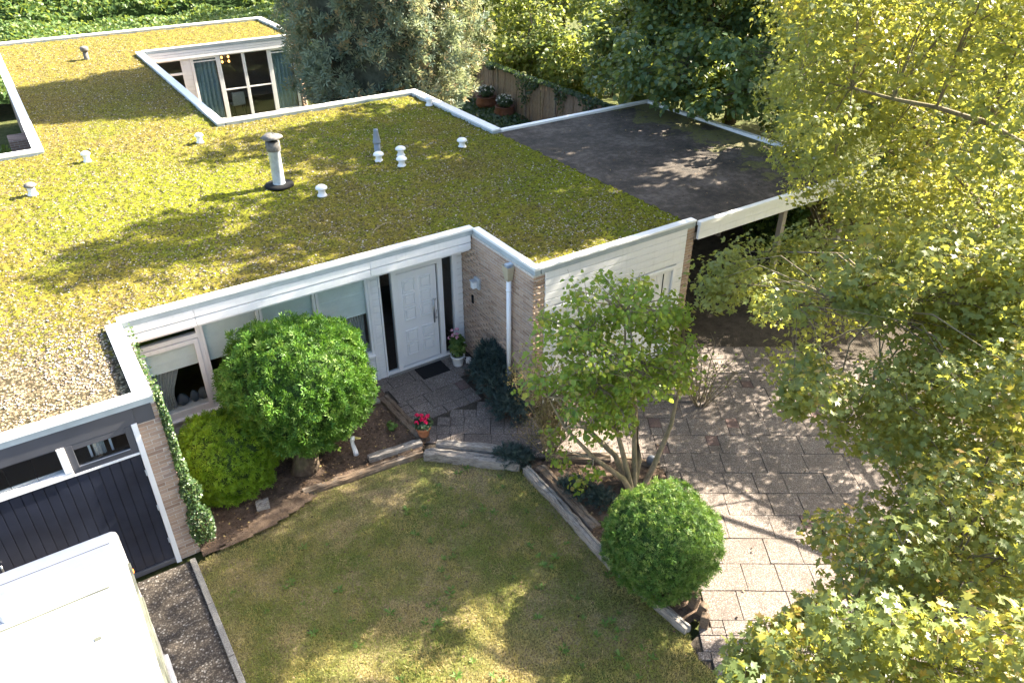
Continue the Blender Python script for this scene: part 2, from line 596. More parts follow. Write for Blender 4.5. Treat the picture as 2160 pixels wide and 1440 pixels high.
M['grass'] = leaf_mat("grass_blade", [(0, (.14, .22, .04)), (.3, (.23, .27, .06)), (.6, (.42, .36, .14)), (.85, (.56, .45, .24)), (1, (.38, .28, .16))], (.58, .54, .16), .30, .7, .2)
M['weed'] = leaf_mat("weed_leaf", [(0, (.05, .12, .02)), (1, (.13, .22, .045))], (.30, .45, .05), .3, .5, .3)
M['pink'] = leaf_mat("pink_petal", [(0, (.55, .25, .36)), (1, (.70, .42, .50))], (.7, .3, .4), .2, .6, .2)
M['red'] = leaf_mat("red_petal", [(0, (.55, .01, .06)), (1, (.80, .03, .14))], (.8, .02, .08), .2, .6, .2)
M['whitefl'] = leaf_mat("white_petal", [(0, (.62, .62, .60)), (1, (.80, .80, .78))], (.7, .7, .7), .2, .6, .2)

# ---------------------------------------------------------------- ground, lawn, paving, beds
def sheet(name, mat, poly, z):
    me = bpy.data.meshes.new(name)
    me.from_pydata([(x, y, z) for x, y in poly], [], [tuple(range(len(poly)))])
    me.update()
    return tag(link_mesh(name, me, mat), kind='structure')


sheet('ground', M['ground'], [(-150, -150), (200, -150), (200, 200), (-150, 200)], -0.06)


def grid_surface(name, mat, x0, x1, y0, y1, step, poly, zfun, extra=None, parent=None, kind=None):
    nx, ny = int(round((x1 - x0) / step)), int(round((y1 - y0) / step))
    xs, ys = np.linspace(x0, x1, nx + 1), np.linspace(y0, y1, ny + 1)
    X, Y = np.meshgrid(xs, ys, indexing='ij')
    V = np.stack([X.ravel(), Y.ravel(), zfun(X.ravel(), Y.ravel())], 1)
    I = np.arange((nx + 1) * (ny + 1)).reshape(nx + 1, ny + 1)
    F = np.stack([I[:-1, :-1].ravel(), I[1:, :-1].ravel(), I[1:, 1:].ravel(), I[:-1, 1:].ravel()], 1)
    if poly is not None:
        cx, cyy = V[F].mean(1)[:, 0], V[F].mean(1)[:, 1]
        F = F[pip_np(cx, cyy, poly)]
    ex = extra(V) if extra else None
    me = np_mesh(name, V, F, smooth=True, extra=ex)
    o = link_mesh(name, me, mat, parent)
    if kind: o["kind"] = kind
    return o


LAWN = [(-.12, -2.45), (.6, -2.3), (1.3, -2.1), (1.8, -1.98), (3.8, -2.16), (5.05, -3.4), (4.95, -6.0), (5.12, -7.4), (4.98, -7.6), (4.98, -11.5), (-.12, -11.5)]
lawn_z = lambda x, y: .0 + .035 * vnoise(x * .9, y * .9, seed=3) + .012 * vnoise(x * 7, y * 7, seed=4)
grid_surface('lawn', M['lawn'], -.11, 5.2, -11.5, -1.8, .06, LAWN, lawn_z, kind='structure')
BEDL = [(-.02, .45), (4.05, .45), (4.05, -1.9), (3.8, -2.1), (1.75, -1.9), (1.2, -2.0), (.5, -2.35), (-.02, -2.4)]
bed_z = lambda x, y: .055 + .05 * vnoise(x * 1.7, y * 1.7, seed=5) + .03 * vnoise(x * 9, y * 9, seed=6)
grid_surface('flower_bed_soil', M['soil'], -.05, 4.1, -2.45, .45, .05, BEDL, bed_z, kind='structure')
DRY = [(1.15, -1.75), (1.75, -1.95), (1.9, -2.15), (1.3, -2.35), (.6, -2.45), (.2, -2.45), (.9, -2.1)]
grid_surface('dry_soil_patch', M['drysoil'], .1, 2.0, -2.5, -1.7, .05, DRY, lambda x, y: .10 + .03 * vnoise(x * 9, y * 9, seed=8), kind='structure')
BEDR = [(5.2, -3.45), (5.75, -3.5), (7.05, -4.8), (5.45, -7.35), (5.12, -7.3), (5.0, -6.0)]
grid_surface('corner_bed_soil', M['soil'], 4.95, 7.15, -7.4, -3.4, .05, BEDR, lambda x, y: .07 + .08 * vnoise(x * 1.5, y * 1.5, seed=9) + .03 * vnoise(x * 9, y * 9, seed=6), kind='structure')
JB = [(5.72, -.35), (6.2, -.35), (6.2, -2.1), (6.0, -2.35), (5.62, -2.1)]
grid_surface('wall_bed_soil', M['soil'], 5.5, 6.3, -2.5, -.3, .05, JB, lambda x, y: .05 + .03 * vnoise(x * 9, y * 9, seed=6), kind='structure')

# garage drive at the left: exposed aggregate sheet with kerb
drive_l = sheet('garage_drive', M['aggregate'], [(-12, -2.3), (-.19, -2.3), (-.19, -14), (-12, -14)], .004)
for i, (ya, yb) in enumerate([(-2.32, -3.30), (-3.31, -4.30), (-4.31, -5.30), (-5.31, -6.3)]):
    MB().box(-.19, -.105, yb, ya, -.05, .055 + .004 * (i % 2)).build('kerbstone', M['concrete'], drive_l, bevel=.008)
seam = MB()
for y in (-3.55, -4.9): seam.box(-3.5, -.2, y - .006, y + .006, -.02, .0065)
seam.build('joint', M['joint'], drive_l)

# slab paving
drive = sheet('driveway', M['joint'], [(3.95, .6), (6.25, .6), (6.25, -2.2), (10.1, -2.2), (10.1, 5.2), (16.3, 5.2), (16.3, -14), (4.98, -14), (4.98, -7.5), (5.45, -7.4), (7.1, -4.8), (5.7, -3.4), (5.0, -3.3), (3.95, -2.1)], .004)
ZA = [(4.02, .47), (6.2, .47), (6.2, -.40), (5.74, -.40), (5.70, -1.36), (4.1, -1.36)]
ZB = [(4.1, -1.37), (5.72, -1.37), (5.66, -2.1), (6.0, -2.3), (10.1, -2.2), (15.9, -2.2), (15.9, -10.6), (5.0, -10.6), (5.0, -7.55), (5.5, -7.35), (7.1, -4.8), (5.75, -3.45), (5.2, -3.25), (4.1, -2.05)]
slab_meshes = {}


def slab(w_, d_, red, x, y, ang):
    key = (round(w_, 3), round(d_, 3), red)
    if key not in slab_meshes:
        me = MB().box(-w_ / 2 + .004, w_ / 2 - .004, -d_ / 2 + .004, d_ / 2 - .004, -.03, 0).mesh('paving_slab')
        me.materials.append(M['redslab'] if red else M['slab'])
        slab_meshes[key] = me
    o = link_mesh('paving_slab', slab_meshes[key], None, drive, (x, y, .030 + random.uniform(-.005, .005)),
                  (random.gauss(0, .006), random.gauss(0, .006), ang + random.gauss(0, .006)), bevel=.006)
    return o


nslab = 0


def pave(poly, ang, org, ext, skip=None):
    global nslab
    ca, sa = math.cos(ang), math.sin(ang)

    def put(u0, u1, v0, v1, red=False):
        global nslab
        if nslab >= 298: return
        cu, cv = (u0 + u1) / 2, (v0 + v1) / 2
        tw = lambda a, b: (org[0] + a * ca - b * sa, org[1] + a * sa + b * ca)
        c = tw(cu, cv)
        inn = sum(pip(*tw(cu + (a - cu) * .92, cv + (b - cv) * .92), poly) for a in (u0, u1) for b in (v0, v1))
        if inn == 4 or (inn >= 3 and pip(*c, poly) and (u1 - u0) < .3):
            if skip and skip(*c): return
            slab(u1 - u0, v1 - v0, red, c[0], c[1], ang); nslab += 1
        elif inn > 0 and max(u1 - u0, v1 - v0) > .3:
            um, vm = cu, cv
            for a in ((u0, um), (um, u1)):
                for b in ((v0, vm), (vm, v1)): put(a[0], a[1], b[0], b[1], red)

    rr = random.Random(7)
    v = -ext
    row = 0
    while v < ext:
        u = -ext + rr.choice([0, .2, .35])
        hgt = .5
        while u < ext:
            k = rr.random()
            if k < .5: put(u, u + .5, v, v + hgt); u += .5
            elif k < .90: put(u, u + .72, v, v + hgt); u += .72
            else:
                flip = rr.random() < .5
                put(u, u + .22, v, v + .22, flip); put(u, u + .22, v + .22, v + hgt, not flip); u += .22
        v += hgt
        row += 1


pave(ZA, math.radians(0), (4.02, .47), 4)
pave(ZB, math.radians(-34), (7.7, -4.62), 13, lambda x, y: x > 12.6 or y < -10 or (x > 11.2 and y < -7.5))

# neighbour's pale forecourt beyond the trees
sheet('forecourt', M['paleroad'], [(29, -12), (46, -12), (46, -1), (29, -1)], -.03)

# ---------------------------------------------------------------- bungalow
house = empty('bungalow', (3.0, 0.0, 0.0), 'flat roofed bungalow with mossy gravel roof, white fascias and tan brick', 'house')
HZ = 2.86
roofdeck = MB()
for x0, x1, y0, y1 in [(-6, 10.0, .04, 9.7), (-6, -.05, -2.2, .04), (6.26, 10.0, -2.02, .04), (-.15, 4.28, 9.7, 24.48), (4.28, 10.1, 20.06, 24.48)]:
    roofdeck.box(x0, x1, y0, y1, 2.58, HZ)
roof = roofdeck.build('roof', M['darkpanel'], house)


def roof_extra(V):
    x, y = V[:, 0], V[:, 1]
    d = (x + 1.2) * .55 + (y + 1.6) * .9
    g = np.clip(1.15 - d / 2.6, 0, 1) + .10 * np.clip(1.2 - x / 9, 0, 1)
    strip = np.clip(1 - np.abs(y - .9 - .12 * x) / .5, 0, 1) * .12
    gold = np.clip((y - 9) / 7, 0, 1) + .45 * np.clip((1.5 - x) / 4, 0, 1)
    green = np.clip(1 - np.hypot((x - 2.2) / 3.2, (y - 5.0) / 3.6), 0, 1) * 1.3 + np.clip((x - 8.0) / 2, 0, 1) * np.clip((7 - y) / 5, 0, 1)
    return {'gravel': np.clip(g + strip, 0, 1.1), 'gold': np.clip(gold, 0, 1), 'green': np.clip(green * (.5 + vnoise(x * 1.3, y * 1.3, seed=21)), 0, 1)}


def roof_z(x, y):
    d = (x + 1.2) * .55 + (y + 1.6) * .9
    g = np.clip(1.15 - d / 2.6, 0, 1)
    m_ = vnoise(x * 5, y * 5, seed=31) * .4 + vnoise(x * 13, y * 13, seed=32) * .6
    cush = np.clip((m_ - .30) / .5, 0, 1)
    return HZ + .008 + (1 - .8 * g) * .045 * cush + .020 * vnoise(x * 30, y * 30, seed=33)


for nm, x0, x1, y0, y1, st in [('roof_moss', -3.2, 10.0, .14, 9.62, .032), ('roof_moss', -3.2, -.22, -2.08, .14, .04), ('roof_moss', 6.34, 10.0, -1.95, .14, .032),
                               ('roof_moss', -.02, 4.2, 9.62, 24.4, .05), ('roof_moss', 4.2, 10.0, 20.05, 24.4, .055)]:
    grid_surface(nm, M['roof'], x0, x1, y0, y1, st, None, roof_z, roof_extra, house, 'stuff')
# loose stones on the roof
ROOFS = [(-3.0, 9.95, .2, 9.55, 9000), (-2.6, -.28, -2.0, .2, 2600), (6.4, 9.95, -1.9, .2, 1500), (0, 4.15, 9.6, 24.3, 3000)]
pc = []
for x0, x1, y0, y1, n in ROOFS:
    p = np.stack([RNG.uniform(x0, x1, n), RNG.uniform(y0, y1, n)], 1)
    keep = (vnoise(p[:, 0] * 3.1, p[:, 1] * 3.1, seed=41) * .6 + vnoise(p[:, 0] * 9, p[:, 1] * 9, seed=42) * .4) > RNG.uniform(.28, .72, n)
    pc.append(p[keep])
pc = np.concatenate(pc)
pz = roof_z(pc[:, 0], pc[:, 1])
octv = np.array([(1, 0, 0), (-.9, .1, 0), (0, 1, 0), (.1, -1, 0), (0, 0, .7), (0, 0, -.7)])
octf = np.array([(0, 2, 4), (2, 1, 4), (1, 3, 4), (3, 0, 4), (2, 0, 5), (1, 2, 5), (3, 1, 5), (0, 3, 5)])
n = len(pc)
sz = (.008 + .018 * RNG.beta(1.2, 2.2, n))[:, None]
an = RNG.uniform(0, 6.28, n)
V = np.repeat(octv[None], n, 0) * sz[:, None, :] * RNG.uniform(.7, 1.3, (n, 6, 1))
c_, s_ = np.cos(an)[:, None], np.sin(an)[:, None]
V = np.stack([V[..., 0] * c_ - V[..., 1] * s_, V[..., 0] * s_ + V[..., 1] * c_, V[..., 2]], -1) + np.stack([pc[:, 0], pc[:, 1], pz + .006], 1)[:, None, :]
F = (octf[None] + (np.arange(n) * 6)[:, None, None]).reshape(-1, 3)
pm_ = Mat("pale_pebble", .85, .25)
pm_.col(pm_.ramp(pm_.attr("rnd"), [(0, (.16, .12, .10)), (.4, (.27, .225, .195)), (1, (.50, .47, .44))]))
o = link_mesh('roof_gravel', np_mesh('roof_gravel', V.reshape(-1, 3), F, np.repeat(RNG.uniform(0, 1, n), 8)), pm_.m, house)
o["kind"] = 'stuff'

# coping: (x0,x1,y0,y1) pieces, top 3.0
COP = [(-.04, 6.25, -.035, .13), (-.22, 0, -2.06, -.036), (-6, .004, -2.24, -2.063), (6.215, 6.36, -2.10, -.037), (6.363, 10.05, -2.10, -1.94),
       (9.83, 10.09, 4.95, 9.50), (4.33, 10.09, 9.503, 9.75), (4.10, 4.327, 9.503, 19.93), (4.33, 10.15, 19.93, 20.06),
       (9.95, 10.2, 20.063, 24.3), (-.2, 10.2, 24.303, 24.55), (-.2, .03, 9.80, 24.30), (-6, .03, 9.55, 9.797), (9.90, 10.06, -1.937, 4.947)]
for i, (x0, x1, y0, y1) in enumerate(COP):
    if i == 13:
        continue
    L = max(x1 - x0, y1 - y0)
    k = max(1, int(round(L / 3.0)))
    for j in range(k):
        a, b = j / k, (j + 1) / k
        z1 = 3.0 + random.uniform(-.004, .004)
        if x1 - x0 > y1 - y0: MB().box(x0 + (x1 - x0) * a + .0015, x0 + (x1 - x0) * b - .0015, y0, y1, 2.952, z1).build('coping', M['coping'], house, bevel=.008)
        else: MB().box(x0, x1, y0 + (y1 - y0) * a + .0015, y0 + (y1 - y0) * b - .0015, 2.952, z1).build('coping', M['coping'], house, bevel=.008)
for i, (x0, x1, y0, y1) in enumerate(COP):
    if i != 13: box('coping_shade_band', M['shadeband'], house, x0 + .012, x1 - .012, y0 + .012, y1 - .012, 2.864, 2.951)  # upright face of the white coping, its shade put into the grey colour
# coping corner joint caps
for x, y in [(.0, -2.15), (6.285, -2.02), (-.1, -.0)]:
    MB().box(x - .045, x - .04 + .01, y - .07, y + .07, 2.99, 3.007).build('coping_joint', M['coping'], house)

# fascia boards on the front, on the courtyard side, on the wing
for z0, z1, dy in [(2.716, 2.858, 0), (2.56, 2.702, .004)]:
    for xa, xb in ((.0, 1.05), (1.053, 4.1), (4.103, 6.19)): MB().box(xa, xb, -.02 + dy + random.uniform(0, .002), .06, z0, z1).build('fascia_board', M['white'], house, bevel=.010)
box('soffit', M['white'], house, .0, 6.19, .062, .52, 2.50, 2.565)
z = 2.858
for k in range(3):
    MB().box(4.36, 10.1, 19.96, 20.04, z - .10, z - .006).build('fascia_board', M['white'], house, bevel=.005)
    z -= .105
# wing siding boards
z = 2.858
k = 0
while z > .12:
    zb = z - .142
    segs = [(6.465, 9.855)]
    if zb < 2.10: segs = [(6.465, 6.68), (9.66, 9.855)]
    for a, b in segs:
        MB().box(a, b, -2.075 + .006 * 0, -2.02, zb + .007, z).build('siding_board', M['white'], house, bevel=.007)
    z = zb
MB().box(6.46, 9.86, -2.02, -1.95, .0, 2.86).build('wing_wall', M['white'], house)
# garage doors in the wing
gd = MB().box(6.76, 9.58, -2.034, -2.026, .03, 2.04).build('wing_door', M['door'], house)
for a in np.arange(6.78, 9.5, .2): MB().box(a, a + .188, -2.05, -2.035, .05, 2.03).build('door_board', M['door'], gd, bevel=.004)
fr = MB().box(6.68, 6.76, -2.09, -2.03, 0, 2.12).box(9.58, 9.66, -2.09, -2.03, 0, 2.12).box(6.761, 9.579, -2.09, -2.03, 2.045, 2.12)
fr.build('door_frame', M['white'], gd, bevel=.005)
MB().box(9.35, 9.375, -2.055, -2.051, .1, 2.0).build('door_gap', M['black'], gd)
# hidden walls (light tight shell)
box('outer_wall', M['farbrick'], house, 9.90, 10.02, -1.9, 9.66, 0, 2.58)
box('outer_wall', M['farbrick'], house, 4.36, 9.90, 9.55, 9.66, 0, 2.58)
box('outer_wall', M['farbrick'], house, 4.16, 4.26, 9.66, 20.1, 0, 2.58)
box('outer_wall', M['farbrick'], house, -.12, -.02, 9.78, 24.4, 0, 2.58)
box('outer_wall', M['farbrick'], house, -6, -.121, 9.66, 9.76, 0, 2.58)
box('outer_wall', M['farbrick'], house, -.12, 10.1, 24.38, 24.46, 0, 2.58)
box('outer_wall', M['farbrick'], house, 10.02, 10.1, 20.3, 24.38, 0, 2.58)
box('outer_wall', M['farbrick'], house, -.12, -.02, -2.18, .44, 0, 2.58)
box('outer_wall', M['room'], house, -6, -5.9, -2.2, 9.6, 0, 2.58)
box('interior_wall', M['room'], house, .0, 6.3, 4.0, 4.1, 0, 2.58)
box('interior_wall', M['room'], house, -.0, .08, .56, 4.0, 0, 2.58)
box('interior_wall', M['room'], house, 6.30, 6.38, .56, 4.0, 0, 2.58)
box('interior_floor', M['floorin'], house, .08, 6.3, .56, 4.0, -.02, .02)

# ---- brick walls, brick by brick
CAMP = np.array([-0.570, -11.617, 8.935])
brick_objs = []
bw, bh, bd, jt = .205, .0525, .05, .010
brick_me = {}


def brick_mesh(L, axis):
    key = (round(L, 3), axis)
    if key not in brick_me:
        m_ = MB()
        if axis == 'x': m_.box(0, L, 0, bd, 0, bh)
        else: m_.box(0, bd, 0, L, 0, bh)
        me = m_.mesh('brick')
        me.materials.append(M['brick'])
        brick_me[key] = me
    return brick_me[key]


def brick_list(axis, a0, a1, fixed, z0, z1, skip=None):
    out = []
    z, row = z0, 0
    while z + bh <= z1:
        a = a0 - (0 if row % 2 == 0 else (bw + jt) / 2)
        while a < a1 - .012:
            s0, s1 = max(a, a0), min(a + bw, a1)
            if s1 - s0 > .03 and not (skip and skip((s0 + s1) / 2, z)):
                L = round((s1 - s0) * 40) / 40 if abs(s1 - s0 - bw) > .004 else bw
                L = min(L, s1 - s0 + .012)
                off = random.uniform(-.0016, .0016)
                out.append((axis, s0, L, fixed + off, z + random.uniform(-.0015, .0015)))
            a += bw + jt
        z += bh + jt
        row += 1
    return out


walls = []
wl = box('brick_pier', M['mortar'], house, -.277, -.004, -2.1915, -2.06, 0, 2.86); walls.append((wl, brick_list('x', -.28, 0, -2.25 + .055, 0.01, 2.86)))
wl = box('brick_wall', M['mortar'], house, 6.2185, 6.345, -2.05, .44, 0, 2.86); walls.append((wl, brick_list('y', -2.062, .44, 6.215, 0.01, 2.86)))
wl = box('brick_pier', M['mortar'], house, 6.224, 6.452, -2.0615, -1.95, 0, 2.86); walls.append((wl, brick_list('x', 6.268, 6.46, -2.065, 0.01, 2.86)))
wl = box('brick_pier', M['mortar'], house, 9.865, 10.055, -2.0615, -1.90, 0, 2.86); walls.append((wl, brick_list('x', 9.86, 10.06, -2.065, 0.01, 2.86)))
wl = box('brick_pier', M['mortar'], house, 10.0, 10.2, 20.018, 20.28, 0, 2.55); walls.append((wl, brick_list('x', 10.0, 10.21, 20.01, 0.01, 2.5)))
allb = []
for w_, lst in walls:
    for b in lst:
        if b[0] == 'x': p = np.array([b[1], b[3], b[4]])
        else: p = np.array([b[3], b[1], b[4]])
        dv = p - CAMP
        nrm = np.array([0, -1.0, 0]) if b[0] == 'x' else np.array([-1.0, 0, 0])
        vis = b[2] * abs(dv @ nrm) / np.linalg.norm(dv) ** 3
        allb.append((-vis, w_, b, p))
allb.sort(key=lambda q: q[0])
rest = {}
for i, (_, w_, b, p) in enumerate(allb):
    if i < 300:
        link_mesh('brick', brick_mesh(b[2], b[0]), None, w_, tuple(p))
    else:
        rest.setdefault(w_.name, (w_, []))[1].append((b, p))
for nm, (w_, lst) in rest.items():
    vv, ff, rr_ = [], [], []
    cube = np.array([(0, 0, 0), (1, 0, 0), (1, 1, 0), (0, 1, 0), (0, 0, 1), (1, 0, 1), (1, 1, 1), (0, 1, 1)], float)
    cf = np.array([(0, 3, 2, 1), (4, 5, 6, 7), (0, 1, 5, 4), (1, 2, 6, 5), (2, 3, 7, 6), (3, 0, 4, 7)])
    for b, p in lst:
        d = np.array([b[2], bd, bh]) if b[0] == 'x' else np.array([bd, b[2], bh])
        ff.append(cf + 8 * len(vv)); vv.append(cube * d + p); rr_ += [random.random()] * 6
    o = link_mesh('brick_courses', np_mesh('brick_courses', np.concatenate(vv), np.concatenate(ff), rr_), M['brick'], w_)
    o["kind"] = 'stuff'

# ---- front windows
YW = .45


def frame_rect(mb, x0, x1, z0, z1, w_, y0, y1):
    mb.box(x0, x0 + w_, y0, y1, z0, z1).box(x1 - w_, x1, y0, y1, z0, z1)
    mb.box(x0 + w_, x1 - w_, y0 + .002, y1 - .002, z0, z0 + w_).box(x0 + w_, x1 - w_, y0 + .002, y1 - .002, z1 - w_, z1)
    return mb


def folds(name, mat, parent, x0, x1, y, z0, z1, amp=.03, wl_=.09, tie=None):
    nx, nz = max(8, int((x1 - x0) / wl_ * 8)), 10
    xs = np.linspace(x0, x1, nx + 1); zs = np.linspace(z0, z1, nz + 1)
    X, Z = np.meshgrid(xs, zs, indexing='ij')
    Y = y + amp * np.sin((X - x0) / wl_ * 2 * np.pi + .6 * np.sin(Z * 2))
    if tie:
        t = (z1 - Z) / (z1 - z0)
        sq = 1 - .72 * np.clip(t, 0, .75) ** 1.3
        X = tie + (X - tie) * sq
    V = np.stack([X.ravel(), Y.ravel(), Z.ravel()], 1)
    I = np.arange((nx + 1) * (nz + 1)).reshape(nx + 1, nz + 1)
    F = np.stack([I[:-1, :-1].ravel(), I[1:, :-1].ravel(), I[1:, 1:].ravel(), I[:-1, 1:].ravel()], 1)
    o = link_mesh(name, np_mesh(name, V, F, smooth=True), mat, parent)
    return o


def blind(parent, x0, x1, y, z0, z1, n=4):
    m_ = MB()
    zs = np.linspace(z1, z0, n + 1)
    for i in range(n):
        m_.box(x0, x1, y + .004 * (i % 2), y + .012 + .004 * (i % 2), zs[i + 1] + .004, zs[i])
        m_.box(x0, x1, y - .004, y + .006, zs[i + 1] - .006, zs[i + 1] + .004)
    m_.build('folding_blind', M['blind'], parent)


wins = [(.10, 1.10, True), (1.16, 2.10, False), (2.17, 3.12, False), (3.19, 4.14, False)]
for i, (x0, x1, case) in enumerate(wins):
    f = frame_rect(MB(), x0 - .03, x1 + .03, .66, 2.50, .062 if case else .05, YW - .05, YW + .05)
    if case: f.box(x0 + .03, x1 - .03, YW - .045, YW + .045, 2.12, 2.20)
    wo = f.build('window', M['white'], house, bevel=.005)
    if case:
        frame_rect(MB(), x0 + .035, x1 - .035, .73, 2.11, .075, YW - .07, YW - .02).build('casement', M['white'], wo, bevel=.005)
        MB().box(x0 + .11, x1 - .11, YW - .05, YW - .044, .80, 2.04).build('pane', M['glass'], wo)
        MB().box(x0 + .035, x1 - .035, YW - .01, YW - .004, 2.205, 2.43).build('pane', M['glass_dark'], wo)
        blind(wo, x0 + .06, x1 - .06, YW + .06, 1.58, 2.10, 3)
        folds('curtain', M['curtain'], wo, x0 + .02, x0 + .75, YW + .17, .75, 2.1, .02, .07, tie=x0 + .05)
    else:
        MB().box(x0 + .022, x1 - .022, YW - .01, YW - .004, .71, 2.45).build('pane', M['glass'], wo)
        blind(wo, x0 + .01, x1 - .01, YW + .06, 1.56, 2.46, 4)
        if i == 3: folds('curtain', M['curtain'], wo, x1 - .75, x1 - .02, YW + .17, .75, 2.1, .02, .07, tie=x1 - .05)
    MB().box(x0 - .03, x1 + .03, YW - .13, YW - .051, .625, .665).build('window_sill', M['white'], wo, bevel=.005)
# panelling under the windows
for k in range(4):
    MB().box(.02, 4.2, YW - .03, YW + .03, .02 + k * .15, .163 + k * .15).build('plinth_board', M['white'], house, bevel=.006)
box('inner_sill', M['white'], house, .1, 4.2, .56, .85, .68, .72)
# small clutter on the sill
for x, r in [(.62, .10), (.82, .075), (.98, .10)]:
    v_ = tag(MB().lathe((x, .70, .722), [(.04, 0), (r, .06), (r * 1.05, .11), (r * .7, .19), (r * .35, .21), (r * .4, .225)], 14).build('sill_vase', M['bluegrey'], None, True),
             {.62: 'round dark vase nearest the ivy pier, behind the window glass', .82: 'small dark vase in the middle of the window sill', .98: 'round dark vase on the sill by the first mullion'}[x], 'vase', 'vases behind the casement window')
# white board strip between windows and door
st = MB().box(4.17, 4.23, YW - .06, YW + .04, 0, 2.5).box(4.385, 4.42, YW - .06, YW + .04, 0, 2.5).build('trim_strip', M['white'], house, bevel=.004)
z = .02
while z < 2.48:
    MB().box(4.235, 4.38, YW - .045, YW + .03, z, min(z + .133, 2.5)).build('strip_board', M['white'], st, bevel=.006); z += .14

# ---- front door with sidelights
fd = frame_rect(MB(), 4.66, 5.76, .0, 2.34, .10, YW - .05, YW + .06).build('front_door', M['door'], house, bevel=.006)
box('door_step', M['concrete'], fd, 4.40, 6.0, YW - .12, YW - .055, .0, .055, bevel=.006)
box('transom_panel', M['door'], fd, 4.66, 5.76, YW - .03, YW + .05, 2.345, 2.50)
box('door_gap', M['black'], fd, 4.762, 5.66, YW + .03, YW + .045, .10, 2.24)
lf = MB().box(4.765, 5.625, YW - .02, YW + .028, .125, 2.215).build('door_leaf', M['door'], fd, bevel=.006)
rows = [(1.78, 2.06), (1.47, 1.75), (1.16, 1.44), (.66, .94), (.35, .63)]
for cx0, cx1 in [(4.88, 5.15), (5.24, 5.51)]:
    for z0, z1 in rows:
        frame_rect(MB(), cx0, cx1, z0, z1, .026, YW - .046, YW - .0205).build('door_moulding', M['door'], fd, bevel=.004)
        MB().box(cx0 + .045, cx1 - .045, YW - .042, YW - .0205, z0 + .05, z1 - .05).build('door_panel', M['door'], fd, bevel=.012)
hd = MB().tube([(5.50, YW - .10, .98), (5.50, YW - .10, 1.52)], .016, 10)
hd.tube([(5.50, YW - .10, 1.46), (5.60, YW - .02, 1.46)], .011, 8).tube([(5.50, YW - .10, 1.03), (5.60, YW - .02, 1.20)], .011, 8)
hd.build('door_handle', M['steel'], fd, True)
MB().tube([(5.585, YW - .032, 1.03), (5.585, YW - .018, 1.03)], .025, 12).build('keyhole_plate', M['steel'], fd, True)
for x0, x1 in [(4.42, 4.66), (5.76, 5.99)]:
    s = MB().box(x0, x1, YW - .04, YW + .04, .0, .10).box(x0, x1, YW - .04, YW + .04, 2.40, 2.5).build('sidelight', M['white'], house, bevel=.004)
    MB().box(x0 + .002, x1 - .002, YW, YW + .006, .102, 2.398).build('pane', M['glass_dark'], s)
jb = MB().box(5.992, 6.09, YW - .06, YW + .05, .0, 2.5).build('door_jamb', M['white'], house, bevel=.005)
z = .02
while z < 2.48:
    MB().box(6.095, 6.21, YW - .04, YW + .03, z, min(z + .133, 2.5)).build('strip_board', M['white'], jb, bevel=.005); z += .14
box('hall_partition', M['room'], house, 4.40, 4.44, .56, 3.9, 0, 2.58)

# wall lamp, bell, downpipe
lm = MB().box(6.165, 6.213, -.30, -.12, 1.80, 2.03).build('wall_lamp', M['zinc'], house, bevel=.006)
MB().box(6.06, 6.164, -.26, -.16, 1.83, 1.97).build('lamp_glass', M['lampglass'], lm, bevel=.012)
MB().box(6.05, 6.164, -.28, -.14, 1.975, 1.995).build('lamp_cap', M['zinc'], lm)
box('bell_plate', M['black'], house, 6.19, 6.213, -.02, .04, 1.36, 1.54, bevel=.004)
dp = MB().tube([(6.13, -1.42, .02), (6.13, -1.42, 2.52)], .045, 16).build('downpipe', M['greypipe'] if False else M['whitep'], house, True)
hp = MB()
T, B = 2.80, 2.52
hp.add([(6.05, -1.50, T), (6.20, -1.50, T), (6.20, -1.30, T), (6.05, -1.30, T), (6.08, -1.465, B), (6.18, -1.465, B), (6.18, -1.36, B), (6.08, -1.36, B),
        (6.06, -1.49, T), (6.19, -1.49, T), (6.19, -1.31, T), (6.06, -1.31, T), (6.085, -1.46, B + .02), (6.175, -1.46, B + .02), (6.175, -1.365, B + .02), (6.085, -1.365, B + .02)],
       [(0, 1, 5, 4), (1, 2, 6, 5), (2, 3, 7, 6), (3, 0, 4, 7), (4, 5, 6, 7), (8, 12, 13, 9), (9, 13, 14, 10), (10, 14, 15, 11), (11, 15, 12, 8), (12, 15, 14, 13), (0, 8, 9, 1), (1, 9, 10, 2), (2, 10, 11, 3), (3, 11, 8, 0)])
hp.build('rain_hopper', M['beige'], dp)
MB().box(6.09, 6.216, -1.43, -1.34, 2.765, 2.83).build('scupper_spout', M['zinc'], dp)
for zz in (.5, 1.5, 2.3): MB().lathe((6.13, -1.42, zz), [(.046, 0), (.051, .003), (.051, .035), (.046, .038)], 16).build('pipe_collar', M['whitep'], dp, True)

# ---- garage front at the left
gp = MB().box(-6, -.285, -2.215, -2.10, 2.60, 2.86).build('garage_panel', M['darkpanel'], house, bevel=.004)
box('garage_post', M['white'], house, -.355, -.283, -2.235, -2.10, .0, 2.615, bevel=.004)
g = MB().box(-6, -.36, -2.19, -2.14, .10, 2.10).build('garage_door', M['darkplank'], house)
x = -.362
while x > -4.2:
    MB().box(x - .128, x - .006, -2.212, -2.191, .12, 2.11).build('door_plank', M['darkplank'], g, bevel=.004); x -= .13
box('kick_plate', M['darkpanel'], g, -6, -.36, -2.235, -2.1905, .03, .115, bevel=.004)
MB().tube([(-2.3, -2.26, 1.0), (-2.3, -2.26, 1.18)], .012, 8).build('door_handle', M['steel'], g, True)
for zz in (.45, 1.1, 1.75): MB().box(-.372, -.35, -2.243, -2.237, zz, zz + .1).build('hinge', M['zinc'], g)
box('garage_rail', M['white'], house, -6, -1.155, -2.232, -2.10, 2.125, 2.205, bevel=.004)
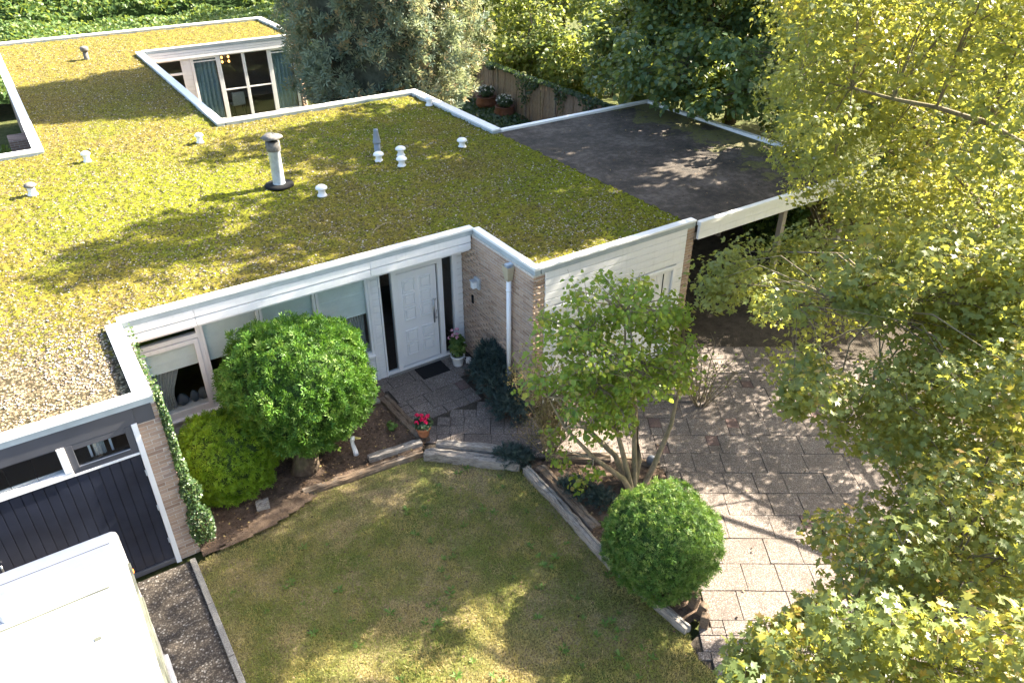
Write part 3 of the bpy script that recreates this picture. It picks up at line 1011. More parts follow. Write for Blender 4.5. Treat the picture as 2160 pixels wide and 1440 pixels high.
box('garage_rail', M['white'], house, -1.153, -.357, -2.225, -2.10, 2.118, 2.150, bevel=.003)
box('garage_mullion', M['white'], house, -1.25, -1.16, -2.235, -2.10, 2.206, 2.60, bevel=.004)
gw = frame_rect(MB(), -1.155, -.36, 2.152, 2.597, .085, -2.215, -2.15).build('garage_window', M['darkpanel'], house, bevel=.004)
MB().box(-1.07, -.445, -2.18, -2.174, 2.237, 2.512).build('pane', M['glass'], gw)
MB().tube([(-1.06, -2.225, 2.25), (-.45, -2.225, 2.25)], .008, 8).build('stay_bar', M['steel'], gw)
gw2 = MB().box(-6, -1.255, -2.16, -2.12, 2.57, 2.60).build('garage_window', M['white'], house)
MB().box(-6, -1.255, -2.18, -2.174, 2.207, 2.569).build('pane', M['glass_dark'], gw2)
for xx in (-1.55, -1.85): MB().box(xx, xx + .006, -2.184, -2.1805, 2.21, 2.565).build('glazing_line', M['black'], gw2)
box('garage_floor', M['floorin'], house, -5.9, -.14, -2.08, 5.0, -.03, .02)
box('interior_wall', M['room'], house, -5.9, -.14, 3.0, 3.1, 0, 2.58)
# bright net curtain strips seen in the garage window
for xx in (-.92, -.66): box('window_stile', M['white'], gw, xx, xx + .03, -1.9, -1.87, 2.1, 2.55)
folds('net_curtain', M['curtain'], gw, -.86, -.72, -1.9, 2.1, 2.55, .01, .04)

# ---- courtyard glass front
YC = 20.1
cw = frame_rect(MB(), 4.40, 5.66, .1, 2.56, .07, YC - .03, YC + .05).box(4.47, 5.59, YC - .025, YC + .045, 1.98, 2.06).build('courtyard_window', M['white'], house)
MB().box(4.48, 5.58, YC, YC + .006, .18, 1.975).build('pane', M['glass_dark'], cw)
MB().box(4.48, 5.58, YC, YC + .006, 2.065, 2.48).build('pane', M['glass_dark'], cw)
z = .1
while z < 2.5:
    MB().box(5.665, 5.93, YC - .02, YC + .05, z, z + .135).build('strip_board', M['white'], house, bevel=.004); z += .14
for nm, x0, x1, cur in [('courtyard_door', 5.94, 6.98, True), ('courtyard_door', 6.985, 7.92, False), ('courtyard_door', 7.925, 8.92, False), ('courtyard_door', 8.925, 9.98, True)]:
    c0 = frame_rect(MB(), x0, x1, .08, 2.56, .10 if cur else .055, YC - .05, YC + .04).build(nm, M['white'], house, bevel=.005)
    ins = .10 if cur else .055
    MB().box(x0 + ins, x1 - ins, YC - .01, YC - .004, .16, 2.50).build('pane', M['glass_dark'], c0)
    if cur:
        folds('curtain', M['bluecurtain'], c0, x0 + .10, x1 - .10, YC + .16, .1, 2.45, .05, .16)
        MB().box(x0 + .1, x1 - .1, YC - .045, YC - .012, 2.36, 2.40).build('vent_bar', M['white'], c0)
    else:
        MB().box(x0 + ins, x1 - ins, YC - .05, YC - .012, 1.20, 1.245).build('rail', M['white'], c0)
for bx, bz in [(7.42, 2.22), (7.62, 2.22), (7.42, 2.04), (7.62, 2.04)]:
    pass
box('interior_wall', M['room'], house, 4.3, 10.0, 23.2, 23.3, 0, 2.58)
box('interior_floor', M['floorin'], house, 4.3, 10.0, 20.2, 23.2, 0, .04)
ld = empty('chandelier', (7.5, 21.2, 2.58), 'lit four bulb lamp inside the courtyard room', 'lamp')
MB().tube([(7.5, 21.2, 2.58), (7.5, 21.2, 2.15)], .012, 6).tube([(7.36, 21.2, 2.2), (7.64, 21.2, 2.2)], .01, 6).tube([(7.36, 21.2, 2.03), (7.64, 21.2, 2.03)], .01, 6).tube([(7.5, 21.2, 2.15), (7.5, 21.2, 2.0)], .01, 6).build('lamp_stem', M['steel'], ld)
for bx in (7.37, 7.63):
    for bz in (2.20, 2.03): MB().lathe((bx, 21.16, bz), [(.01, -.05), (.04, -.02), (.045, .01), (.03, .045), (.012, .06)], 10).build('bulb', M['bulb'], ld, True)
ch = empty('grey_chair', (7.6, 20.75, 0), 'grey upholstered chair back inside the courtyard doors', 'chair')
MB().box(7.35, 7.85, 20.60, 20.66, .45, .95).build('backrest', M['curtain'], ch, bevel=.02)
MB().box(7.35, 7.85, 20.66, 21.1, .40, .47).build('seat', M['curtain'], ch, bevel=.02)
for lx in (7.38, 7.8):
    for ly in (20.64, 21.05): MB().box(lx, lx + .03, ly, ly + .03, .04, .40).build('leg', M['black'], ch)

# ---- roof vents
def vent(x, y, h, r, capr, mat, capmat, name='roof_vent'):
    zb = 2.90
    v_ = MB().lathe((x, y, zb), [(r * 1.25, 0), (r * 1.2, .02), (r * .92, .05), (r * .85, h * .5), (r * .9, h)], 18).build(name, mat, house, True)
    MB().lathe((x, y, zb + h), [(r * .6, -.01), (capr, .0), (capr * 1.02, .018), (capr * .9, .045), (capr * .6, .07), (capr * .2, .085), (.004, .088)], 18).build('vent_cap', capmat, v_, True)
    return v_


for x, y, h, r, cr_, mt, cm in [(.79, 8.39, .17, .075, .105, 'whitep', 'whitep'), (-.51, 6.76, .19, .085, .12, 'whitep', 'oldgrey'), (3.36, 8.37, .17, .075, .105, 'whitep', 'whitep'),
                                (6.49, 4.65, .15, .085, .125, 'whitep', 'whitep'), (7.10, 4.73, .15, .085, .125, 'whitep', 'whitep'), (6.79, 4.06, .15, .085, .125, 'whitep', 'whitep'),
                                (8.64, 4.47, .15, .085, .125, 'whitep', 'whitep'), (4.56, 3.33, .16, .085, .125, 'whitep', 'whitep'), (9.75, 8.22, .17, .09, .13, 'whitep', 'whitep')]:
    vent(x, y, h, r, cr_, M[mt], M[cm])
# tall flue with weathered cowl
fl = MB().lathe((4.01, 4.40, 2.87), [(.165, 0), (.16, .03), (.135, .06), (.128, .12), (.125, .78), (.14, .80), (.14, .98), (.128, 1.0)], 22).build('chimney_flue', M['zinc'], house, True)
MB().lathe((4.01, 4.40, 2.90), [(.31, 0), (.30, .045), (.16, .06)], 22).build('flashing', M['black'], fl, True)
MB().lathe((4.01, 4.40, 3.68), [(.142, 0), (.150, .01), (.150, .19), (.10, .20)], 22).build('cowl_collar', M['oldgrey'], fl, True)
MB().lathe((4.01, 4.40, 3.88), [(.09, 0), (.09, .08)], 16).build('cowl_neck', M['black'], fl, True)
cw_ = MB()
cap = [(.02, -.02), (.20, -.02), (.225, .0), (.15, .05), (.06, .085), (.005, .095)]
cw_.lathe((4.01, 4.40, 3.965), cap, 22)
cw_.v = [(a + .012 * math.sin(b * 90), b + .012 * math.sin(a * 77), c + .012 * math.sin(a * 60 + b * 41)) for a, b, c in cw_.v]
cw_.build('cowl_cap', M['oldgrey'], fl, True)
# slim grey boiler terminal
bt = MB().lathe((6.71, 5.19, 2.87), [(.10, 0), (.085, .03), (.075, .06), (.075, .28)], 16).build('boiler_terminal', M['greypipe'], house, True)
MB().lathe((6.71, 5.19, 3.15), [(.09, 0), (.095, .02), (.09, .05), (.055, .28), (.06, .30), (.05, .33), (.02, .34)], 16).build('terminal_cone', M['greypipe'], bt, True)
# dark vent far on the back roof
bv = MB().lathe((2.52, 20.08, 2.87), [(.10, 0), (.085, .04), (.08, .30)], 14).build('roof_vent', M['oldgrey'], house, True)
MB().lathe((2.52, 20.08, 3.17), [(.10, 0), (.13, .01), (.14, .12), (.11, .16), (.03, .18)], 14).build('vent_cap', M['oldgrey'], bv, True)
# fallen twig on the roof
tw = MB().tube([(4.6, .95, 2.93), (4.8, 1.12, 2.945), (5.0, 1.2, 2.95), (5.18, 1.22, 2.94)], [.006, .007, .006, .003], 6).build('fallen_twig', M['barkpale'])
tag(tw, 'thin pale curved twig lying on the moss above the front fascia', 'twig')

# ---------------------------------------------------------------- carport
cp = empty('carport', (12.7, 1.5, 0), 'flat roofed carport with grey bitumen roof and white front fascia', 'carport')
MB().box(10.055, 15.2, -2.05, 5.0, 2.70, 2.88).build('roof', M['bitumen'], cp)
def bit_z(x, y): return 2.885 + .012 * vnoise(x * .8, y * .8, seed=51) + .004 * vnoise(x * 20, y * 20, seed=52)
grid_surface('roof_felt', M['bitumen'], 9.98, 15.12, -2.0, 4.95, .06, None, bit_z, None, cp)
for x0, x1, y0, y1 in [(10.10, 15.3, -2.17, -2.06), (10.11, 15.3, 4.95, 5.10), (15.15, 15.30, -2.058, 4.948)]:
    MB().box(x0, x1, y0, y1, 2.86, 2.955).build('coping', M['coping'], cp, bevel=.008)
for z0, z1, d in [(2.735, 2.858, 0), (2.58, 2.73, .006)]:
    MB().box(10.10, 15.28, -2.15 + d, -2.09, z0, z1).build('fascia_board', M['white'], cp, bevel=.006)
for x, y in [(12.85, -1.98), (15.1, -1.95), (12.9, 1.6), (15.1, 1.6), (12.9, 4.8), (15.1, 4.8)]:
    MB().box(x - .06, x + .06, y - .06, y + .06, 0, 2.70).build('post', M['post'], cp, bevel=.008)
MB().box(10.06, 15.2, -2.05, -1.95, 2.55, 2.70).build('beam', M['post'], cp)

# ---------------------------------------------------------------- fence at the right boundary, board by board
fe = empty('garden_fence', (16.5, 10, 0), 'weathered vertical board fence with ivy behind the dark back yard', 'fence')
bm = MB().box(-.011, .011, -.085, .085, 0, 1.85).mesh('board'); bm.materials.append(M['fence'])
y = 19.2
while y > 5.3:
    link_mesh('board', bm, None, fe, (16.5 + random.uniform(-.012, .012), y, random.uniform(-.04, .03)), (random.gauss(0, .006), 0, random.gauss(0, .03))); y -= .183
for y in np.arange(19.0, 5, -1.95): MB().box(16.44, 16.5, y - .04, y + .04, 0, 1.9).build('post', M['sleeper'], fe)
for zz in (.4, 1.5): MB().box(16.512, 16.55, 5.2, 19.3, zz, zz + .08).build('rail', M['fence'], fe)
fe2 = empty('carport_fence', (16.2, 1, 0), 'brownish treated board fence behind the open carport', 'fence')
bm2 = MB().box(-.011, .011, -.085, .085, 0, 1.9).mesh('board'); bm2.materials.append(M['fenceb'])
y = 5.1
while y > -2.6:
    link_mesh('board', bm2, None, fe2, (16.2 + random.uniform(-.01, .01), y, 0), (0, 0, random.gauss(0, .02))); y -= .18
for zz in (.4, 1.5): MB().box(16.22, 16.26, -2.6, 5.1, zz, zz + .08).build('rail', M['fenceb'], fe2)

# ---------------------------------------------------------------- neighbour house sliver
nh = empty('neighbour_house', (36, 4, 0), 'brick neighbour house with white fascia glimpsed through the maple at top right', 'house')
box('wall', M['farbrick'], nh, 33, 42, -1, 9, 0, 2.5)
box('roof', M['darkpanel'], nh, 33.05, 41.9, -.9, 8.9, 2.95, 3.0)
for k in range(2): MB().box(32.8, 42.1, -1.2 + .01 * k, 9.2 - .01 * k, 2.5 + .23 * k, 2.725 + .23 * k).build('fascia_board', M['white'], nh)

# ---------------------------------------------------------------- camper van
van = empty('camper_van', (-2.0, -7, 0), 'white camper van with raised roof moulding parked before the dark garage door', 'camper van')


def rrect(x0, x1, y0, y1, r, n=6):
    pts = []
    for cx, cy_, a0 in [(x1 - r, y1 - r, 0), (x0 + r, y1 - r, 90), (x0 + r, y0 + r, 180), (x1 - r, y0 + r, 270)]:
        for k in range(n + 1):
            a = math.radians(a0 + 90 * k / n)
            pts.append((cx + r * math.cos(a), cy_ + r * math.sin(a)))
    return pts


def loft(rings):
    m_ = MB()
    n_ = len(rings[0][0])
    for poly, z in rings: m_.v += [(x, y, z) for x, y in poly]
    for i in range(len(rings) - 1):
        for k in range(n_):
            k2 = (k + 1) % n_
            m_.f.append((i * n_ + k, i * n_ + k2, (i + 1) * n_ + k2, (i + 1) * n_ + k))
    m_.f.append(tuple(range(n_))[::-1]); m_.f.append(tuple((len(rings) - 1) * n_ + k for k in range(n_)))
    return m_


X0, X1, Y0, Y1 = -3.05, -.87, -10.2, -4.04
rg = lambda i, z, r=.04: (rrect(X0 + i, X1 - i, Y0 + i, Y1 - i, r), z)
loft([rg(.03, .45), rg(0, .55), rg(0, 2.50), rg(.01, 2.555), rg(.03, 2.585), rg(.06, 2.597), rg(.2, 2.60)]).build('body', M['van'], van, True)
rr2 = lambda a, b, z, r=.13: (rrect(X0 + a, X1 - a, Y0 + a, Y1 - b, r), z)
loft([rr2(.12, .60, 2.598), rr2(.13, .61, 2.64), rr2(.15, .64, 2.672), rr2(.19, .68, 2.685), rr2(.35, .80, 2.69)]).build('raised_roof', M['van'], van, True)
loft([(rrect(-2.02, -1.66, -4.92, -4.58, .06), 2.59), (rrect(-2.02, -1.66, -4.92, -4.58, .06), 2.74), (rrect(-2.0, -1.68, -4.90, -4.60, .05), 2.76), (rrect(-1.95, -1.73, -4.85, -4.65, .04), 2.765)]).build('roof_hatch', M['van'], van, True)
MB().box(X0 + .1, X1 - .1, Y1 - .225, Y1 - .22, 2.598, 2.603).build('roof_seam', M['vandark'], van)
MB().box(X1 - .005, X1 + .028, -9.9, -4.45, 2.33, 2.40).build('awning_rail', M['vandark'], van, bevel=.005)
MB().box(X1 - .005, X1 + .045, -9.9, -4.9, 2.20, 2.29).build('side_moulding', M['vandark'], van, bevel=.008)
MB().box(X1 - .005, X1 + .05, -9.9, -4.3, .48, .62).build('side_skirt', M['van'], van, bevel=.01)
for yy in (-4.35, -5.55): MB().box(X1, X1 + .03, yy - .03, yy + .03, 2.15, 2.18).build('marker_light', M['orange'], van, bevel=.01)
for yy in (-6.2, -9.2):
    for xx in (X0 + .05, X1 - .25):
        wv = MB().tube([(xx, yy, .34), (xx + .2, yy, .34)], .34, 24).build('wheel', M['black'], van, True)
        MB().tube([(xx - .005, yy, .34), (xx + .205, yy, .34)], .2, 16).build('rim', M['zinc'], wv, True)
MB().box(X0 + .05, X1 - .02, Y1 - .012, Y1 + .004, 2.44, 2.455).build('end_seam', M['vandark'], van)
for yy in (-5.0, -6.6, -8.2): MB().box(X0 + .2, X1 - .2, yy - .012, yy + .012, 2.6895, 2.6955).build('roof_seam', M['vandark'], van)
loft([(rrect(-2.3, -1.6, -7.6, -6.9, .08), 2.685), (rrect(-2.3, -1.6, -7.6, -6.9, .08), 2.77), (rrect(-2.26, -1.64, -7.56, -6.94, .06), 2.79)]).build('roof_light', M['whitep'], van, True)
MB().box(-1.30, -1.24, -5.62, -5.58, 2.688, 2.70).build('roof_clip', M['vandark'], van)

# ---------------------------------------------------------------- foliage tools
def unit(a): return a / np.maximum(np.linalg.norm(a, axis=-1, keepdims=True), 1e-9)


def rand_dirs(n): return unit(RNG.normal(size=(n, 3)))


def scatter_mesh(name, C, N, T, S, tv, tf, rnd):
    N = unit(N)
    T = unit(T - N * np.sum(T * N, 1, keepdims=True))
    B = np.cross(T, N)
    tv = np.asarray(tv, float); tf = np.asarray(tf)
    V = C[:, None] + S[:, None, None] * (tv[None, :, 0:1] * B[:, None] + tv[None, :, 1:2] * T[:, None] + tv[None, :, 2:3] * N[:, None])
    F = (tf[None] + (np.arange(len(C)) * len(tv))[:, None, None]).reshape(-1, tf.shape[1])
    return np_mesh(name, V.reshape(-1, 3), F, np.repeat(rnd, len(tf)))


def tmpl_maple():
    half = [(90, 1.0), (72, .52), (48, .92), (28, .44), (-8, .62)]
    pts = [(math.cos(math.radians(a)) * r, math.sin(math.radians(a)) * r) for a, r in half]
    out = [pts[0]] + pts[1:] + [(0.0, -.22)] + [(-x, y) for x, y in pts[:0:-1]]
    v = [(0, .08, -.05)] + [(x, y, -.16 * (abs(x) ** 1.4) + .03 * (1 if i % 2 else -1)) for i, (x, y) in enumerate(out)]
    f = [(0, i + 2 if i + 2 <= len(out) else 1, i + 1) for i in range(len(out))]
    return v, f


def tmpl_leaf(w_=.42, fold=.12):
    v = [(0, -.5, 0), (-w_, -.1, fold), (w_, -.1, fold), (-w_ * .8, .25, fold * .8), (w_ * .8, .25, fold * .8), (0, .62, -.06), (0, .05, 0)]
    f = [(0, 6, 1), (0, 2, 6), (1, 6, 3), (2, 4, 6), (3, 6, 5), (4, 5, 6)]
    return v, f


def tmpl_diamond(w_=.35, fold=.1):
    return [(0, -.5, 0), (-w_, 0, fold), (0, .55, 0), (w_, 0, fold)], [(0, 2, 1), (0, 3, 2)]


def tmpl_spray():
    v, f = [], []
    for a, L in [(-48, .75), (0, 1.0), (46, .72)]:
        t = math.radians(a)
        dx, dy = math.sin(t), math.cos(t)
        b = len(v)
        v += [(dx * .08 - dy * .02, dy * .08, 0), (dx * L * .6 - dy * .11, dy * L * .6 + dx * .11, .05), (dx * L, dy * L, .12 * abs(dx)), (dx * L * .6 + dy * .11, dy * L * .6 - dx * .11, .05)]
        f += [(b, b + 2, b + 1), (b, b + 3, b + 2)]
    return v, f


def tmpl_frond():
    v, f = [], []
    for a, L, y0 in [(0, 1.0, 0), (-35, .5, .25), (35, .5, .3), (-30, .4, .55), (30, .38, .6)]:
        t = math.radians(a)
        dx, dy = math.sin(t), math.cos(t)
        b = len(v)
        v += [(-dy * .05, y0 + dx * .05, 0), (dx * L, y0 + dy * L, -.1 * L), (dy * .05, y0 - dx * .05, 0)]
        f += [(b, b + 2, b + 1)]
    return v, f


MAPLE_LO = ([(0, 1, -.1), (-.26, .42, 0), (.26, .42, 0), (-.88, .42, -.14), (.88, .42, -.14), (-.42, -.2, .05), (.42, -.2, .05)], [(0, 2, 1), (1, 5, 3), (2, 4, 6), (1, 6, 5), (1, 2, 6)])
MAPLE, LEAF, DIA, SPRAY, FROND = tmpl_maple(), tmpl_leaf(), tmpl_diamond(), tmpl_spray(), tmpl_frond()


def clump_leaves(cl, per, droop=.35, flat=.72, upw=.9):
    n = len(cl) * per
    c = np.repeat(cl, per, 0)
    d = rand_dirs(n)
    rr_ = c[:, 3] * RNG.uniform(.15, 1, n) ** .55
    P_ = c[:, :3] + d * rr_[:, None] * np.array([1, 1, flat])
    N = np.array([0, 0, upw]) + .55 * d + .55 * RNG.normal(size=(n, 3))
    T = d * np.array([1, 1, .4]) + .6 * RNG.normal(size=(n, 3)) - np.array([0, 0, droop])
    return P_, N, T


def skeleton(base, cl, trunk_r, fork_h, nlimb, centre, twig=4, lean=(0, 0), limb_r=.34):
    mb = MB()
    base = Vector(base)
    top = Vector((centre[0], centre[1], max(c[2] for c in cl) - .8))
    fork = base + Vector((lean[0], lean[1], fork_h))
    n0 = 9
    trunk = []
    for i in range(n0):
        t = i / (n0 - 1)
        p = base.lerp(fork, min(1, t * 2)) if t < .5 else fork.lerp(top, (t - .5) * 2)
        p = p + Vector((random.gauss(0, .05), random.gauss(0, .05), 0)) * (1 if i else 0)
        trunk.append(p)
    rads = [trunk_r * (1.35 if i == 0 else 1.0) * (1 - .93 * (i / (n0 - 1)) ** .9) + .012 for i in range(n0)]
    mb.tube(trunk, rads, 10)
    samples = [(p, r) for p, r in zip(trunk[3:], rads[3:])]
    pts = np.array([c[:3] for c in cl])
    idx = [int(np.argmax(np.linalg.norm(pts - np.array(fork), axis=1)))]
    while len(idx) < min(nlimb, len(pts)):
        d = np.min([np.linalg.norm(pts - pts[i], axis=1) for i in idx], axis=0)
        idx.append(int(np.argmax(d)))
    for i in idx:
        e = Vector(pts[i])
        cand = [k for k in range(3, n0) if trunk[k].z < e.z + .3] or [3]
        k = min(cand, key=lambda q: abs(trunk[q].z - (e.z - .45 * (e - trunk[q]).length)))
        s = trunk[k]
        mid = s.lerp(e, .5) + Vector((random.gauss(0, .4), random.gauss(0, .4), .14 * (e - s).length))
        path, rd = [], []
        r0 = max(.02, min(rads[k] * .8, trunk_r * limb_r))
        m_ = 8
        for q in range(m_ + 1):
            t = q / m_
            p = s * (1 - t) ** 2 + mid * 2 * t * (1 - t) + e * t * t + Vector((random.gauss(0, .07), random.gauss(0, .07), random.gauss(0, .05))) * (1 if 0 < q < m_ else 0)
            path.append(p); rd.append(r0 * (1 - t) ** .8 + .008)
        mb.tube(path, rd, 7, False)
        samples += [(p, r) for p, r in zip(path[2:], rd[2:])]
    SP = np.array([s[0] for s in samples])
    for c in cl:
        e = Vector(c[:3])
        dd = np.linalg.norm(SP - np.array(e), axis=1) + .35 * np.maximum(0, SP[:, 2] - e.z)
        j = int(np.argmin(dd))
        s, sr = samples[j]
        L = (e - s).length
        if L > .05:
            mid = s.lerp(e, .55) + Vector((random.gauss(0, .05 + .07 * L), random.gauss(0, .05 + .07 * L), .14 * L))
            r0 = min(sr * .6, .007 + .008 * L)
            mb.tube([s, s.lerp(mid, .5) + Vector((0, 0, .02)), mid, mid.lerp(e, .6), e], [r0, r0 * .85, r0 * .65, r0 * .45, .005], 5, False)
        for _ in range(twig):
            d = Vector(rand_dirs(1)[0]) * c[3] * .85
            d.z *= .6
            mb.tube([e, e + d * .55 + Vector((0, 0, .03)), e + d], [.006, .0045, .002], 4, False)
    return mb


def tree(name, label, cat, base, cl, tm, size, per, mleaf, mbark, trunk_r, fork_h, nlimb, centre, group=None, twig=4, lean=(0, 0), svar=.35, droop=.35, upw=.9, limb_r=.34):
    root = empty(name, base, label, cat, group)
    sk = skeleton(base, cl, trunk_r, fork_h, nlimb, centre, twig, lean, limb_r)
    sk.build('trunk', mbark, root, True)
    cl = np.asarray(cl, float)
    P_, N, T = clump_leaves(cl, per, droop, upw=upw)
    S = size * RNG.uniform(1 - svar, 1 + svar, len(P_))
    tone = np.repeat(RNG.uniform(0, .45, len(cl)), per) + RNG.beta(1.2, 1.6, len(P_)) * .55
    me = scatter_mesh('crown', P_, N, T, S, tm[0], tm[1], np.clip(tone, 0, .999))
    link_mesh('crown', me, mleaf, root)
    return root


def blob_clumps(centre, radii, n, r, seed, zmin=None, shell=.6, top=1.0):
    rg_ = np.random.default_rng(seed)
    out = []
    while len(out) < n:
        d = rg_.normal(size=3); d /= np.linalg.norm(d)
        q = d * rg_.uniform(shell, 1)
        p = np.array(centre) + q * np.array(radii) * (1 + .18 * math.sin(5 * d[0] + seed) + .12 * math.sin(7 * d[1]))
        if zmin is not None and p[2] < zmin: continue
        out.append((*p, r * rg_.uniform(.75, 1.3)))
    return np.array(out)


def lumpy_bush(root, part, centre, radii, n, size, mleaf, mcore, seed, power=2.0, lump=.07, tm=None, outw=1.0, upw=.5, depth=.16):
    tm = tm or SPRAY
    pt = 26
    nt = max(20, n // pt)
    i_ = np.arange(nt) + .5
    ph = np.arccos(1 - 2 * i_ / nt); th = np.pi * (1 + 5 ** .5) * i_
    d = unit(np.stack([np.cos(th) * np.sin(ph), np.sin(th) * np.sin(ph), np.cos(ph)], 1) + RNG.normal(size=(nt, 3)) * .6 / math.sqrt(nt))
    k = (np.abs(d) ** power).sum(1) ** (-1 / power)
    nz = vnoise(d[:, 0] * 3.2 + 9, d[:, 1] * 3.2 + 9, d[:, 2] * 3.2 + 9, seed) * .6 + vnoise(d[:, 0] * 8 + 9, d[:, 1] * 8 + 9, d[:, 2] * 8 + 9, seed + 1) * .4
    rr_ = k * (1 + lump * 2 * (nz - .5)) * (1 - depth * RNG.uniform(0, 1, nt) ** 1.3)
    tc = np.array(centre) + d * rr_[:, None] * np.array(radii)
    trad = 1.25 * np.mean(radii) * math.sqrt(4 / nt)
    out = unit(d / np.array(radii) + np.array([0, 0, .25 * upw]) + .25 * RNG.normal(size=d.shape))
    O = np.repeat(out, pt, 0)
    spread = unit(O * .75 + rand_dirs(len(O)) * .85)
    P_ = np.repeat(tc, pt, 0) - O * trad * .5 + spread * (trad * RNG.uniform(.25, 1.0, len(O)))[:, None]
    T = outw * spread + .35 * RNG.normal(size=O.shape) + np.array([0, 0, .3 * upw])
    N = rand_dirs(len(O)) + .45 * O
    S = size * RNG.uniform(.65, 1.3, len(O)) * np.repeat(RNG.uniform(.75, 1.25, nt), pt)
    rnd = np.clip(np.repeat(RNG.uniform(0, .4, nt) + nz * .25, pt) + RNG.uniform(0, .38, len(O)), 0, .999)
    ns = nt // 9
    k_ = RNG.integers(0, len(P_), ns)
    P_ = np.concatenate([P_, P_[k_] + O[k_] * (trad * RNG.uniform(.3, .9, ns))[:, None]]); N = np.concatenate([N, N[k_]]); T = np.concatenate([T, O[k_] + np.array([0, 0, .4]) + .3 * RNG.normal(size=(ns, 3))])
    S = np.concatenate([S, size * RNG.uniform(1.2, 1.9, ns)]); rnd = np.concatenate([rnd, RNG.uniform(.3, .999, ns)])
    link_mesh(part, scatter_mesh(part, P_, N, T, S, tm[0], tm[1], rnd), mleaf, root)
    # twiggy core that closes the inside
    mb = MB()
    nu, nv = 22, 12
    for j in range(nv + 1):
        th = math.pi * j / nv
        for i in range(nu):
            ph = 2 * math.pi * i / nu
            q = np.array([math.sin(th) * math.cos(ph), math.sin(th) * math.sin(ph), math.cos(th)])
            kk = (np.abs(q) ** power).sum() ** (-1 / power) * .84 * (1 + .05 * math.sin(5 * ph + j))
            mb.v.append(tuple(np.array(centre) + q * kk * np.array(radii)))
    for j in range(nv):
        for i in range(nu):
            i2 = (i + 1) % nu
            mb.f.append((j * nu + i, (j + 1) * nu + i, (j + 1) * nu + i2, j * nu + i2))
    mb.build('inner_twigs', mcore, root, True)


M['core'] = leaf_mat("inner_foliage", [(0, (.03, .06, .018)), (1, (.045, .075, .022))], (.05, .08, .02), .05, .9, .1)

